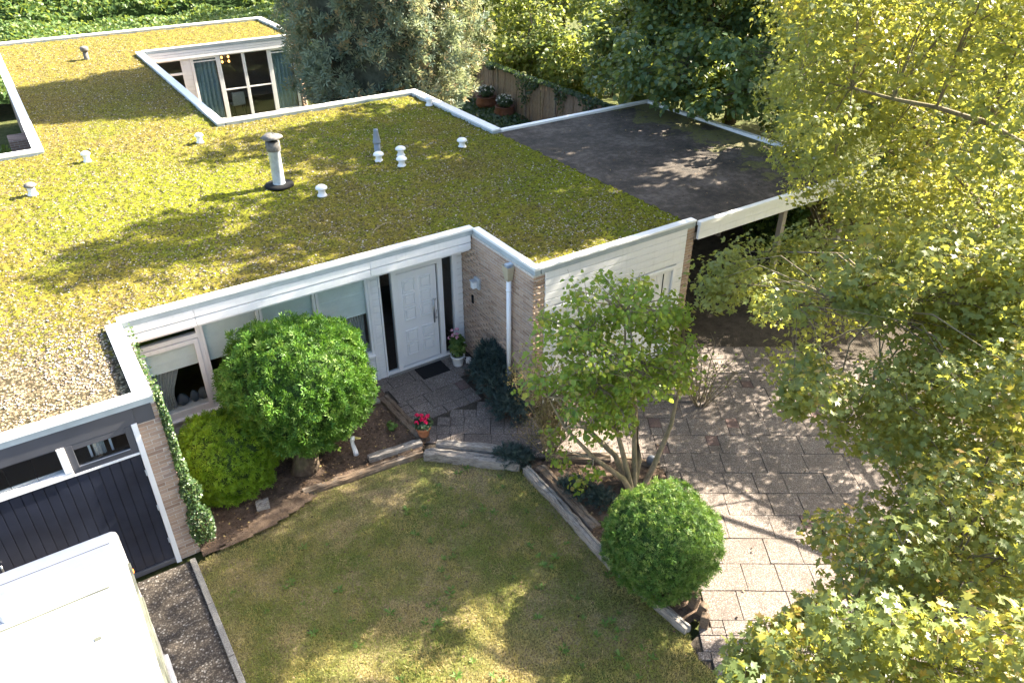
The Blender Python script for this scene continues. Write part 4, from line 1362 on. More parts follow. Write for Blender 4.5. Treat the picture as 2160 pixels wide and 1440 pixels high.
# ---------------------------------------------------------------- maple at the right (boughs in centimetres; some added, partly out of view, to cast shade)
MAPLE_CM = np.array([742,-501,373,32,775,-495,388,33,729,-517,356,32,752,-557,387,33,734,-600,375,31,642,-724,365,29,615,-742,352,22,674,-717,376,26,613,-862,372,27,1056,-332,476,39,1024,-379,470,40,1055,-420,476,34,512,-874,316,23,338,-927,314,18,355,-935,335,20,317,-944,318,20,382,-941,340,16,410,-939,337,18,985,-523,451,33,1064,-383,404,41,901,-522,408,35,865,-519,393,30,696,-748,488,27,704,-777,475,23,749,-730,489,27,690,-788,508,22,721,-724,444,23,767,-758,496,29,700,-759,462,23,737,-697,453,25,880,-570,770,37,1148,-287,775,61,1188,-379,598,68,1282,-624,526,70,1110,-530,760,62,987,-515,616,48,891,-735,655,38,979,-369,785,57,804,-559,599,37,1064,-551,426,58,1252,-506,624,48,935,-700,762,41,1131,-479,629,66,933,-434,586,58,1207,-599,430,61,1068,-340,591,67,803,-519,790,38,870,-635,677,40,1187,-516,367,53,933,-517,810,46,1132,-367,690,56,1178,-492,529,63,1099,-499,549,50,1234,-421,766,61,990,-771,526,44,1148,-442,804,62,813,-533,702,39,1077,-440,709,60,1014,-478,545,44,874,-457,737,43,865,-483,638,47,1062,-297,668,65,861,-664,762,39,995,-489,711,53,890,-766,533,48,944,-591,712,44,1279,-572,681,48,1175,-450,720,57,1045,-344,723,61,1268,-493,714,52,1131,-402,751,62,1207,-498,779,49,960,-768,652,39,957,-823,529,40,946,-431,771,41,946,-618,797,47,1143,-398,445,53,1125,-567,405,48,1170,-485,576,60,1172,-536,704,52,1091,-435,650,51,1166,-602,497,57,998,-515,773,50,1072,-537,661,48,1141,-528,488,64,984,-655,730,42,1239,-562,537,61,1151,-416,546,62,968,-399,694,46,1148,-596,434,64,1003,-734,685,38,899,-757,600,40,1063,-369,658,59,1038,-413,750,49,866,-719,603,46,924,-680,678,45,1130,-506,385,49,899,-526,594,39,1039,-408,587,48,1105,-394,584,57,988,-593,812,48,1164,-531,427,66,1186,-341,725,49,1309,-554,774,52,1218,-537,428,58,1043,-465,800,53,1103,-292,567,48,1079,-303,753,49,1066,-473,482,47,1118,-325,503,59,1167,-425,657,58,978,-670,777,55,1052,-415,669,57,1129,-269,712,50,1037,-533,554,44,1106,-445,550,59,924,-682,823,49,924,-522,531,50,1012,-779,588,53,913,-755,758,50,952,-471,649,59,1113,-548,512,50,976,-361,718,59,828,-595,702,38,976,-508,809,47,798,-566,755,37,1226,-440,678,49,1012,-440,705,48,1103,-497,700,59,1279,-570,578,52,1168,-343,650,70,955,-535,710,41,1167,-555,598,55,893,-536,667,47,1236,-610,482,56,901,-632,741,50,1222,-554,758,47,1211,-548,488,53,931,-809,572,46,1099,-414,504,47,1054,-489,748,43,909,-741,808,37,1076,-424,792,53,1055,-386,513,64,846,-484,776,39,1082,-664,818,50,1108,-527,597,64,1030,-344,784,65,996,-419,800,56,883,-825,549,46,1203,-523,650,49,943,-769,556,50,1034,-678,770,55,849,-549,771,39,1124,-450,418,68,1075,-480,627,63,1216,-617,541,50,1113,-341,793,67,1113,-304,640,65,1202,-497,686,51,1263,-537,802,64,946,-491,689,56,1292,-533,736,66,933,-749,696,40,917,-708,714,36,965,-616,306,43,785,-861,502,41,1009,-806,416,57,828,-840,537,36,901,-787,449,39,941,-857,464,44,914,-822,417,52,831,-753,514,35,813,-798,422,37,824,-805,499,40,868,-487,328,53,882,-877,449,42,956,-770,364,49,820,-846,440,42,930,-559,309,61,693,-720,493,44,661,-689,446,32,756,-781,429,41,865,-838,486,51,982,-784,456,43,830,-784,452,47,764,-819,474,40,962,-837,430,46,931,-786,502,41,882,-522,341,58,801,-755,443,36,789,-816,507,40,910,-784,379,51,808,-887,551,41,840,-894,469,45,890,-581,296,60,850,-830,410,47,940,-556,379,55,993,-825,469,56,878,-804,389,43,949,-808,419,44,908,-882,416,40,746,-790,522,42,778,-885,472,46,864,-790,487,48,839,-525,353,47,779,-847,536,31,941,-852,396,43,885,-800,438,52,975,-579,376,58,1022,-837,379,48,947,-805,469,51,834,-751,424,38,863,-848,469,48,753,-716,527,32,931,-774,422,43,999,-792,492,39,850,-781,428,37,978,-806,410,44,808,-840,468,48,823,-870,486,44,1064,-784,478,44,940,-796,388,46,741,-810,300,34,870,-882,299,39,644,-893,459,35,738,-954,374,34,840,-925,369,45,575,-806,426,28,744,-875,314,46,755,-874,390,41,694,-843,353,39,718,-947,474,38,734,-836,430,36,662,-937,409,37,838,-848,246,51,611,-769,401,34,654,-822,417,37,860,-816,295,50,868,-860,364,51,807,-880,301,51,774,-909,397,38,878,-941,307,41,921,-886,368,38,776,-814,373,47,689,-880,434,34,796,-944,331,46,660,-977,476,35,727,-771,357,44,808,-766,277,38,716,-930,398,34,712,-899,341,46,785,-802,309,37,804,-774,346,36,883,-875,390,52,638,-858,411,38,676,-993,409,34,824,-833,358,39,850,-780,363,43,655,-791,339,41,792,-885,357,40,679,-917,481,33,637,-899,385,30,693,-797,317,45,804,-916,281,47,743,-891,437,42,826,-882,413,41,768,-804,259,49,813,-819,327,51,784,-842,255,45,780,-768,296,35,702,-745,324,39,874,-793,335,41,670,-886,359,39,713,-950,428,42,530,-1030,426,25,680,-994,247,37,641,-887,250,45,627,-1039,330,36,551,-940,334,34,572,-973,429,37,480,-961,393,33,609,-924,285,39,597,-1016,398,37,678,-956,329,45,582,-1004,333,34,566,-891,221,37,529,-931,276,28,586,-936,392,35,516,-983,333,33,631,-1002,290,34,620,-916,207,32,723,-1000,295,46,503,-1007,376,28,679,-926,270,38,474,-943,348,28,635,-951,230,41,634,-984,380,41,621,-924,344,34,677,-1030,298,42,555,-1048,402,26,567,-1017,427,28,717,-996,363,35,661,-911,314,35,529,-967,412,37,570,-908,271,34,592,-966,327,35,567,-951,299,38,622,-863,232,36,656,-994,328,35,508,-952,307,28,496,-908,347,35,579,-935,358,28,643,-1023,380,29,688,-1003,357,42,670,-964,372,40,676,-876,299,37,727,-969,322,46,503,-973,359,37,678,-965,290,42,621,-888,282,37,337,-1032,372,32,461,-1102,391,34,407,-1032,410,26,421,-994,279,35,513,-1051,310,36,459,-1031,321,37,450,-943,288,34,390,-935,272,33,402,-1055,352,28,391,-995,342,30,566,-1054,319,38,464,-980,332,29,498,-1103,333,30,514,-1069,377,31,349,-987,316,32,436,-1095,452,30,329,-972,374,23,407,-1088,409,22,362,-946,239,34,467,-1039,381,30,461,-1024,264,32,431,-987,364,31,518,-984,283,28,409,-938,209,39,378,-1001,377,28,504,-1016,262,35,435,-991,312,37,382,-1069,385,24,454,-969,257,36,490,-1077,415,27,380,-1011,415,27,536,-1043,359,36,575,-1063,358,31,312,-1003,359,29,344,-956,288,30,547,-1080,328,32,385,-998,303,35,416,-1068,440,30,539,-1093,286,29,320,-971,307,34,432,-923,242,35,487,-1037,300,34,360,-984,400,25,438,-1073,349,30,1524,-728,463,51,1389,-623,279,54,1446,-730,289,57,1506,-692,503,46,1250,-619,296,49,1590,-305,469,56,1568,-462,233,59,1478,-354,258,52,1463,-522,246,52,1382,-750,276,47,1417,-254,241,55,1578,-223,376,48,1257,-584,259,46,1303,-523,366,53,1440,-552,349,56,1301,-503,251,55,1341,-667,372,57,1458,-413,336,57,1452,-558,443,55,1490,-625,341,42,1329,-644,288,46,1526,-581,409,44,1366,-508,349,54,1286,-707,326,58,1205,-559,301,56,1336,-412,234,41,1500,-453,208,52,1463,-428,277,59,1380,-657,333,57,1566,-505,368,47,1192,-710,220,54,1199,-307,212,44,1377,-472,397,53,1529,-642,395,53,1480,-527,532,60,1284,-383,216,43,1443,-205,282,59,1116,-358,218,44,1524,-506,430,54,1566,-552,591,60,1222,-666,264,44,1515,-455,515,44,1470,-250,273,54,1252,-702,270,57,1525,-540,339,42,1389,-540,214,47,1433,-663,215,59,1181,-576,236,56,1515,-640,482,53,1545,-557,485,51,1554,-436,548,56,1560,-474,485,56,1333,-428,284,42,1415,-593,397,55,1537,-499,570,44,1368,-654,214,51,1596,-634,480,52,1334,-357,201,52,1331,-623,245,56,1419,-393,272,50,1230,-606,201,59,1590,-387,342,46,1265,-490,217,56,1420,-523,449,43,1560,-409,413,56,1596,-417,518,45,1578,-617,294,60,1385,-402,444,59,1593,-417,289,57,1074,-532,223,51,1557,-649,332,58,1420,-435,236,42,1514,-266,235,40,1573,-597,359,40,1372,-368,331,49,1424,-624,365,41,1092,-482,259,42,1087,-399,241,45,1504,-297,429,52,1440,-454,436,47,1597,-688,422,47,1581,-445,345,49,1422,-715,429,44,1488,-342,210,56,1396,-419,943,43,1313,-324,847,55,1356,-442,664,48,962,-467,491,45,1198,-443,595,46,1318,-430,588,47,1068,-573,491,52,1254,-279,661,52,996,-524,384,45,1357,-492,832,41,1242,-471,900,44,1179,-278,644,42,1040,-510,420,58,840,-471,380,41,1392,-573,878,52,1321,-418,903,45,1222,-346,883,51,772,-473,348,55,1214,-377,795,46,987,-416,604,59,1233,-362,633,59,1321,-320,794,45,819,-596,253,49,1391,-563,774,59,1385,-372,706,50,1264,-371,885,51,1359,-352,886,51,1361,-419,750,40,1369,-539,646,47,1146,-492,746,52,1388,-564,698,44,1332,-430,946,45,1234,-451,731,45,1212,-320,687,41,1401,-175,632,50,1392,-331,659,46,1255,-313,555,45,1422,-259,668,52,1310,-294,582,52,1303,-128,598,55,1262,-150,531,56,1196,-186,509,42,1490,-179,654,54,1385,-232,685,55,1202,-256,486,51,1410,-89,617,42,1433,-238,730,55,1256,-200,555,43,1486,-311,701,57,1344,-241,569,55,1097,-505,1212,43,1139,-488,1161,46,954,-528,1029,45,1217,-528,1326,45,1174,-501,1261,43,1072,-517,1145,48,1217,-514,1285,46,1225,-509,1239,36,1124,-540,1226,45,1126,-502,1170,40,1225,-530,1264,44,1196,-537,1245,35,1089,-524,1224,46,959,-503,1072,44,1115,-976,348,53,1070,-783,930,47,1392,-949,867,60,1028,-821,808,49,940,-1018,376,62,1305,-956,601,48,1225,-1005,817,58,845,-884,802,64,1248,-745,966,52,1199,-1154,600,62,1283,-998,306,63,1394,-918,604,62,841,-899,673,64,1054,-1138,496,62,1257,-1055,660,61,886,-861,942,52,1017,-1072,547,55,945,-967,663,51,1367,-1024,683,51,1295,-857,754,50,1486,-563,703,62,1122,-845,840,63,708,-935,649,45,1101,-1032,525,49,890,-1043,573,61,1536,-607,553,50,1330,-913,278,54,1015,-1005,680,52,1065,-973,787,62,948,-950,353,50,969,-1164,522,57,940,-705,919,50,1346,-1027,435,50,1440,-828,821,61,1210,-961,746,53,1281,-785,294,46,1455,-927,401,57,816,-1054,472,54,922,-934,492,55,952,-911,760,63,1272,-936,807,57,1447,-783,383,64,1329,-849,312,64,901,-1008,852,57,1065,-1112,821,54,1159,-1070,866,59,745,-907,792,61,1132,-945,441,49,1054,-905,927,59,1532,-948,588,58,1518,-905,754,58,1146,-639,943,52,1191,-1117,525,59,785,-961,610,52,1136,-1026,800,59,1210,-766,874,64,1132,-1101,708,57,1261,-904,410,57,1230,-1133,750,53,956,-797,817,46], float).reshape(-1, 4) / 100.0
mroot = empty('maple_tree', (11.6, -9.6, 0), 'big green and yellow maple overhanging the driveway on the right', 'tree')
skeleton((11.6, -9.6, 0), MAPLE_CM, .24, 2.3, 18, (11.2, -7.9), 3, (-.1, .2), .20).build('trunk', M['bark'], mroot, True)
dist_ = np.linalg.norm(MAPLE_CM[:, :3] - CAMP, axis=1)
for cl_, tm_, pr_ in ((MAPLE_CM[dist_ < 9.3], MAPLE, 185), (MAPLE_CM[dist_ >= 9.3], MAPLE_LO, 215)):
    cl_ = cl_.copy(); cl_[:, 3] *= 1.08
    P_, N, T = clump_leaves(cl_, pr_, .45)
    tone = np.repeat(RNG.uniform(0, .32, len(cl_)) + .36 * (RNG.uniform(0, 1, len(cl_)) < .14), pr_) + RNG.beta(1.2, 1.7, len(P_)) * .58
    link_mesh('crown', scatter_mesh('crown', P_, N, T, .056 * RNG.uniform(.55, 1.35, len(P_)), tm_[0], tm_[1], np.clip(tone, 0, .999)), M['maple'], mroot)

# ---------------------------------------------------------------- trees behind the carport
def back_tree(name, label, base, cz, radii, n, seed, mleaf, per=92, size=.145, r=.6, group='trees behind the carport', zmin=2.2, tm=None, trunk_r=.2, zsplit=6.2, nup=190, low=None):
    c = blob_clumps((base[0], base[1], cz), radii, n * 4, r, seed, zmin, .4)
    # openings cut into the crown along sun rays, so sun flecks reach the roofs
    sd_ = np.array([math.cos(SUN_EL) * math.cos(SUN_AZ), math.cos(SUN_EL) * math.sin(SUN_AZ), math.sin(SUN_EL)])
    hit = c[:, :3] - sd_ * ((c[:, 2] - 2.9) / sd_[2])[:, None]
    op = vnoise(hit[:, 0] * .75, hit[:, 1] * 1.15, seed=19)
    c = c[~((op > .52) & (hit[:, 0] > 7.6) & (hit[:, 0] < 15.5) & (c[:, 2] > 4.2) & (c[:, 0] > 15.6))]
    hit = c[:, :3] - sd_ * ((c[:, 2] - 2.9) / sd_[2])[:, None]
    c = c[~((hit[:, 0] > 8.0) & (hit[:, 0] < 10.8) & (np.abs(hit[:, 1] - .4 - .25 * np.sin(hit[:, 0] * 4)) < 1.0) & (vnoise(hit[:, 0] * .6, hit[:, 1] * 2.2, seed=23) > .30))]
    lo, up = c[c[:, 2] < zsplit][:n], c[c[:, 2] >= zsplit][:nup]
    up[:, 3] *= 1.25
    root = empty(name, base, label, 'tree', group)
    if low is not None:
        g_ = np.random.default_rng(seed + 50)
        ex = np.stack([g_.uniform(low[0], low[1], low[6]), g_.uniform(low[2], low[3], low[6]), g_.uniform(low[4], low[5], low[6]), g_.uniform(.38, .58, low[6])], 1)
        lo = np.concatenate([lo, ex])
    both = np.concatenate([lo, up])
    skeleton(base, both, trunk_r, 2.2, 9, (base[0], base[1]), 0).build('trunk', M['barkdark'], root, True)
    for cl_, tm_, sz_, pr_ in ((lo, tm or LEAF, size, per), (up, DIA, size * 2.4, 32)):
        if not len(cl_): continue
        P_, N, T = clump_leaves(cl_, pr_)
        tone = np.repeat(RNG.uniform(0, .45, len(cl_)), pr_) + RNG.beta(1.2, 1.6, len(P_)) * .55
        link_mesh('crown', scatter_mesh('crown', P_, N, T, sz_ * RNG.uniform(.65, 1.35, len(P_)), tm_[0], tm_[1], np.clip(tone, 0, .999)), mleaf, root)
    return root


back_tree('broadleaf_tree', 'dark green tree between board fence and back corner of the carport', (18.4, 9.2, 0), 4.4, (2.3, 2.0, 3.0), 130, 2, M['dkmaple'], nup=40)
back_tree('broadleaf_tree', 'dark green tree hanging over the back corner of the carport', (18.0, 5.6, 0), 6.8, (3.2, 2.8, 5.6), 190, 3, M['dkmaple'], nup=280, low=(14.0, 16.8, 2.9, 6.4, 3.2, 4.9, 64))
back_tree('broadleaf_tree', 'tall dark tree behind the long side of the carport', (18.9, 1.0, 0), 8.6, (3.3, 3.4, 6.7), 160, 4, M['dkmaple'], nup=420, low=(14.7, 16.9, -1.4, 2.6, 3.3, 5.2, 40))
back_tree('broadleaf_tree', 'dark tree behind the front right corner of the carport', (19.8, -2.2, 0), 6.2, (3.0, 2.3, 4.6), 140, 5, M['dkmaple'])
for lab, b, cz, rd, n_, sd in [('green tree in the row behind, left one above the carport corner', (23.5, 9.0, 0), 4.2, (3.0, 3.0, 4.4), 130, 6), ('green tree in the row behind, middle one above the carport', (25.5, 7.5, 0), 5.2, (3.4, 3.0, 4.8), 130, 7), ('green tree in the row behind, right one above the maple bough', (24.5, 2.6, 0), 5.2, (3.0, 3.0, 4.8), 130, 8)]:
    back_tree('broadleaf_tree', lab, b, cz, rd, n_, sd, M['maple'], per=80, size=.16, group='second row of trees', zmin=.8, tm=DIA, nup=40, r=.75)
# low boughs drooping onto the carport roof edge
# sunny shrubs and trees behind the fence
for lab, b, cz, rd, n_, sd, mt in [('sunlit shrub between the fence ivy and the dark tree', (18.4, 12.7, 0), 1.9, (1.3, 1.7, 1.7), 40, 26, 'ltree'),
                                   ('full green tree closing the view beyond the fence', (26.5, 16.5, 0), 4.2, (3.4, 3.4, 4.0), 90, 28, 'dkmaple'),
                                   ('full green tree left of the one closing the fence view', (25.0, 22.0, 0), 4.0, (3.2, 3.2, 3.8), 90, 29, 'dkmaple'),
                                   ('loose sunlit tree a little way behind the fence ivy', (22.3, 14.8, 0), 2.9, (2.2, 2.4, 2.5), 56, 27, 'ltree'),
                                   ('sunlit yellow green shrub straight behind the board fence', (18.6, 16.0, 0), 2.2, (1.7, 2.2, 1.8), 46, 21, 'ltree'),
                                   ('taller sunlit shrub behind the left end of the board fence', (19.5, 21.0, 0), 2.8, (2.2, 2.6, 2.6), 56, 22, 'ltree'),
                                   ('loose olive tree standing far behind the board fence', (23.5, 25.0, 0), 4.6, (3.2, 3.2, 4.2), 70, 23, 'ltree'),
                                   ('dark green tree far behind the blue cypress', (20.0, 31.0, 0), 5.0, (3.8, 3.2, 5.0), 70, 24, 'dkmaple'),
                                   ('dark tree at the far end of the back garden', (29.0, 17.0, 0), 3.0, (3.4, 3.0, 2.6), 70, 25, 'dkmaple')]:
    back_tree('garden_shrub' if cz < 3 else 'garden_tree', lab, b, cz, rd, n_, sd, M[mt], per=100, size=.15, r=.65, group='shrubs and trees behind the fence', zmin=.7, tm=DIA if cz > 4 else LEAF, trunk_r=.12, nup=40)

# far trees at the right edge beyond the neighbour
for lab, b, cz, rd, n_, sd in [('green tree beyond the pale forecourt', (27.5, 6.5, 0), 4.4, (3.0, 3.0, 3.8), 60, 31), ('green tree beside the neighbour house', (30.0, -4.5, 0), 3.6, (2.4, 2.6, 3.2), 50, 32)]:
    back_tree('garden_tree', lab, b, cz, rd, n_, sd, M['ltree'], per=80, size=.17, r=.7, group='trees by the forecourt', zmin=.9, tm=DIA, trunk_r=.12, nup=30)

# ---------------------------------------------------------------- blue cypress in the courtyard corner
sp = empty('blue_cypress', (11.1, 14.0, 0), 'large blue grey cypress with rusty patches beside the courtyard', 'tree')
mb = MB().tube([(11.1, 14.0, 0), (11.15, 14.05, 4), (11.1, 14.0, 9), (11.1, 14.0, 13.5)], [.32, .26, .15, .03], 10)
rgs = np.random.default_rng(8)
ncl = 1250
h = rgs.uniform(0, 1, ncl) ** .9
zc = .7 + h * 13.2
prof = np.where(h < .12, 1.9 + h / .12 * 1.25, np.where(h < .55, 3.15, 3.15 - (h - .55) / .45 * 2.5))
ang = rgs.uniform(0, 2 * np.pi, ncl)
lob = 1 + .10 * np.sin(ang * 5 + zc * .8) + .07 * np.sin(ang * 9 - zc * 1.7)
rad = prof * lob * rgs.uniform(.74, 1.03, ncl)
cc = np.stack([11.1 + rad * np.cos(ang), 14.0 + rad * np.sin(ang), zc, rgs.uniform(.26, .46, ncl)], 1)
for i in range(0, ncl, 4):
    a = cc[i]
    mb.tube([(11.1, 14.0, max(.5, a[2] - .9)), tuple(a[:3])], [.035, .006], 4, False)
mb.build('trunk', M['barkdark'], sp, True)
per = 46
P_, N, T = clump_leaves(cc, per, 0, .9, .2)
outd = unit(np.stack([P_[:, 0] - 11.1, P_[:, 1] - 14.0, np.full(len(P_), .3)], 1))
T = outd + np.array([0, 0, .35]) + .6 * RNG.normal(size=P_.shape)
N = rand_dirs(len(P_)) + .5 * outd + np.array([0, 0, .4])
rust = (vnoise(cc[:, 0] * 1.2, cc[:, 1] * 1.2, cc[:, 2] * .9, 77) > .66) * .38
tone = np.clip(np.repeat(rgs.uniform(0, .35, ncl) + rust, per) + RNG.uniform(0, .5, len(P_)), 0, .999)
link_mesh('crown', scatter_mesh('crown', P_, N, T, RNG.uniform(.17, .30, len(P_)), SPRAY[0], SPRAY[1], tone), M['spruce'], sp)
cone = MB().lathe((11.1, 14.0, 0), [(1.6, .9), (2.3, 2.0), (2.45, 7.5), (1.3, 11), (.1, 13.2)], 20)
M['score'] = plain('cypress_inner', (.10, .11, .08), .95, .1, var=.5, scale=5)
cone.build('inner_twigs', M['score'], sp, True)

# ---------------------------------------------------------------- hedge bank behind the far roof
def leaf_bank(name, label, x0, x1, y0, y1, zf, n, size, mat, cat='hedge', group=None):
    root = empty(name, ((x0 + x1) / 2, (y0 + y1) / 2, 0), label, cat, group)
    x, y = RNG.uniform(x0, x1, n), RNG.uniform(y0, y1, n)
    z = zf(x, y) * RNG.uniform(.9, 1.02, n)
    P_ = np.stack([x, y, z], 1)
    N = np.array([0, -.4, .8]) + .6 * RNG.normal(size=(n, 3))
    T = RNG.normal(size=(n, 3))
    link_mesh('foliage', scatter_mesh('foliage', P_, N, T, size * 1.15 * RNG.uniform(.6, 1.4, n), DIA[0], DIA[1], RNG.uniform(0, .999, n)), mat, root)
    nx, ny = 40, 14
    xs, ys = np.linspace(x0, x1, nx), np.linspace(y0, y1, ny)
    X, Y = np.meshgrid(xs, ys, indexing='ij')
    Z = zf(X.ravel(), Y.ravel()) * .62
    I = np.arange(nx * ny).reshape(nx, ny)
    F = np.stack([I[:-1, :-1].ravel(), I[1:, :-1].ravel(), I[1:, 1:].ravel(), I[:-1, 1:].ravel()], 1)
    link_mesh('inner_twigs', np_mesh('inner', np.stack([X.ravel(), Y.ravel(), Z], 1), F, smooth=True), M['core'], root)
    return root


leaf_bank('ground_cover_bank', 'low sunlit leafy bank right behind the far white roof edge', -8, 16, 25.2, 34.5, lambda x, y: .9 + .10 * (y - 25) + .5 * vnoise(x * .7, y * .7, seed=61), 34000, .16, M['hedge'])
leaf_bank('tall_hedge', 'tall dark green hedge at the top left horizon', -14, 24, 34.5, 41, lambda x, y: 1.6 + .55 * (y - 34) + 1.0 * vnoise(x * .6, y * .6, seed=62), 34000, .22, M['hedge'])
# left courtyard shrub
lc = empty('courtyard_shrub', (-1.6, 13.5, 0), 'green shrub in the small left courtyard', 'shrub')
lumpy_bush(lc, 'foliage', (-1.5, 14.0, .9), (1.2, 3.0, .95), 3500, .14, M['hedge'], M['core'], 91, tm=LEAF)
for yy, lab in [(14.3, 'grey brick block ledge nearer the back of the left courtyard'), (11.6, 'grey brick block ledge nearer the front of the left courtyard')]:
    tag(MB().box(-.62, -.14, yy - .35, yy + .35, 0, 2.15).build('brick_block', M['farbrick'], bevel=.02), lab, 'pier', 'brick blocks by the left courtyard roof edge')
# dark ground cover in the back yard
leaf_bank('yard_ground_cover', 'dark leafy ground cover in the shaded back yard below the fence', 12.6, 16.3, 5.4, 18.0, lambda x, y: + .08 + .30 * vnoise(x * .9, y * .9, seed=63) + .05 * np.clip(x - 14.4, 0, 2), 9000, .11, M['ivyg'], 'ground cover')
# ivy along the fence top and hanging in strands
iv = empty('fence_ivy', (16.4, 11, 0), 'ivy spilling over the top of the board fence', 'ivy')
n = 5000
y = RNG.uniform(5.3, 19, n)
hang = np.clip(vnoise(y * 1.3, y * 0, seed=71) * 4.2 - 2.75, .05, 1.4)
z = 1.93 - hang * RNG.uniform(-.15, 1, n) ** 1.5
P_ = np.stack([16.40 - RNG.uniform(-.12, .16, n), y, np.nan_to_num(z, nan=1.95)], 1)
P_[:, 2] = np.clip(P_[:, 2], .1, 2.1)
link_mesh('leaves', scatter_mesh('leaves', P_, np.array([-.7, -.3, .5]) + .5 * RNG.normal(size=(n, 3)), np.array([0, 0, -1]) + .6 * RNG.normal(size=(n, 3)), .085 * RNG.uniform(.6, 1.3, n), LEAF[0], LEAF[1], RNG.uniform(0, .999, n)), M['ivyg'], iv)
sm = MB()
for yy in np.arange(5.5, 19, .9): sm.tube([(16.42, yy, .1), (16.42, yy + .1, .9), (16.43, yy - .05, 1.85)], [.012, .01, .006], 5)
sm.build('stems', M['barkdark'], iv)

# ---------------------------------------------------------------- clipped conifers
b1 = empty('round_conifer', (2.22, -1.0, 0), 'large round deep green conifer on a thick trunk before the windows', 'bush')
MB().tube([(1.98, -1.38, .02), (2.05, -1.3, .3), (2.15, -1.1, .8), (2.22, -1.0, 1.3)], [.27, .21, .17, .12], 12).build('trunk', M['barkdark'], b1, True)
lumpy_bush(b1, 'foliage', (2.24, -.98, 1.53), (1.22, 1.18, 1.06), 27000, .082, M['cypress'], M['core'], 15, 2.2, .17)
b2 = empty('lime_conifer', (.85, -1.1, 0), 'lower lime green conifer beside the ivy covered pier', 'bush')
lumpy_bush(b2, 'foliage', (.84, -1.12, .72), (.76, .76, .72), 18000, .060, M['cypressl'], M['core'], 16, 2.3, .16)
MB().tube([(.85, -1.1, .0), (.85, -1.1, .5)], [.1, .07], 8).build('trunk', M['barkdark'], b2, True)
b3 = empty('ball_conifer', (5.4, -6.45, 0), 'clipped ball conifer with flattened top at the lawn corner', 'bush')
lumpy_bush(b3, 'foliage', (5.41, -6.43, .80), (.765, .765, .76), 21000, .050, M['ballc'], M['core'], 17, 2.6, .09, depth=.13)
MB().tube([(5.4, -6.45, .0), (5.4, -6.45, .5)], [.09, .07], 8).build('trunk', M['barkdark'], b3, True)


def juniper(label, pts, size, n, group='blue junipers'):
    root = empty('juniper', (pts[0][0], pts[0][1], 0), label, 'shrub', group)
    c = np.array(pts)
    per_ = n // len(pts)
    cr = np.repeat(c, per_, 0)
    d = rand_dirs(len(cr)); d[:, 2] = np.abs(d[:, 2])
    P_ = cr[:, :3] + d * (cr[:, 3] * RNG.uniform(.2, 1, len(cr)) ** .6)[:, None]
    T = d + np.array([0, 0, .3]) + .3 * RNG.normal(size=d.shape)
    link_mesh('foliage', scatter_mesh('foliage', P_, rand_dirs(len(P_)) + np.array([0, 0, .5]), T, size * RNG.uniform(.6, 1.3, len(P_)), FROND[0], FROND[1], RNG.uniform(0, .999, len(P_))), M['juniper'], root)
    s = MB()
    for q in pts:
        for _ in range(4): s.tube([(q[0], q[1], .02), (q[0] + random.gauss(0, .08), q[1] + random.gauss(0, .08), q[2] + .1)], [.014, .004], 5)
    s.build('stems', M['barkdark'], root)['kind'] = 'stuff'


juniper('dark blue juniper sprawling along the brick wall below the downpipe', [(5.98, -.75, .15, .34), (5.92, -1.05, .35, .40), (5.9, -1.4, .25, .42), (5.85, -1.8, .2, .42), (5.78, -2.1, .12, .36), (6.0, -.9, .7, .22), (6.05, -1.1, .6, .2)], .16, 3000)
juniper('small dark juniper tuft where the pale sleepers meet', [(5.0, -3.1, .12, .26), (5.15, -3.25, .12, .22)], .11, 900)
juniper('small blue juniper in the corner bed under the lilac', [(5.55, -4.55, .15, .26), (5.45, -4.3, .1, .2), (5.7, -4.85, .1, .2)], .12, 900)

# ---------------------------------------------------------------- small multi stem tree in the corner bed
lil = empty('lilac_tree', (6.3, -4.85, 0), 'small multi stem lilac tree with light green leaves in the corner bed', 'tree')
sk = MB()
stems = [[(6.28, -4.88, .02), (6.22, -4.8, .45), (6.1, -4.6, 1.2), (5.9, -4.3, 2.0), (5.8, -4.1, 2.7)], [(6.34, -4.86, .02), (6.36, -4.8, .5), (6.4, -4.65, 1.3), (6.35, -4.4, 2.2), (6.3, -4.3, 3.2)],
         [(6.26, -4.9, .02), (6.1, -4.85, .4), (5.6, -4.65, .95), (5.2, -4.4, 1.55), (5.0, -4.2, 2.1)], [(6.5, -4.9, .02), (6.75, -4.85, .35), (7.15, -4.75, 1.0), (7.4, -4.6, 1.7), (7.5, -4.5, 2.2)],
         [(6.36, -4.82, .02), (6.55, -4.7, .5), (6.6, -4.5, 1.1), (6.7, -4.2, 1.9), (6.8, -3.9, 2.8)], [(6.3, -4.8, .05), (6.2, -4.5, .6), (5.7, -3.9, 1.3), (5.3, -3.5, 1.9)]]
for s in stems: sk.tube(s, [.062, .048, .036, .024, .010][:len(s)], 8, False)
rgl = np.random.default_rng(12)
cl = []
SPts = np.array([p for s in stems for p in s[2:]])
for _ in range(165):
    d = rgl.normal(size=3); d /= np.linalg.norm(d)
    p = np.array([6.12, -4.35, 2.55]) + d * np.array([1.45, 1.15, 1.25]) * rgl.uniform(.45, 1.0)
    if p[2] < 1.35 and rgl.random() < .75: continue
    cl.append((*p, rgl.uniform(.18, .34)))
for q in [(5.25, -4.25, .75, .2), (5.1, -4.3, 1.0, .22), (5.35, -4.6, .5, .18), (5.5, -4.75, .8, .2), (5.3, -3.95, 1.1, .22), (7.55, -4.5, 1.5, .2), (7.6, -4.4, 1.9, .22)]: cl.append(q)
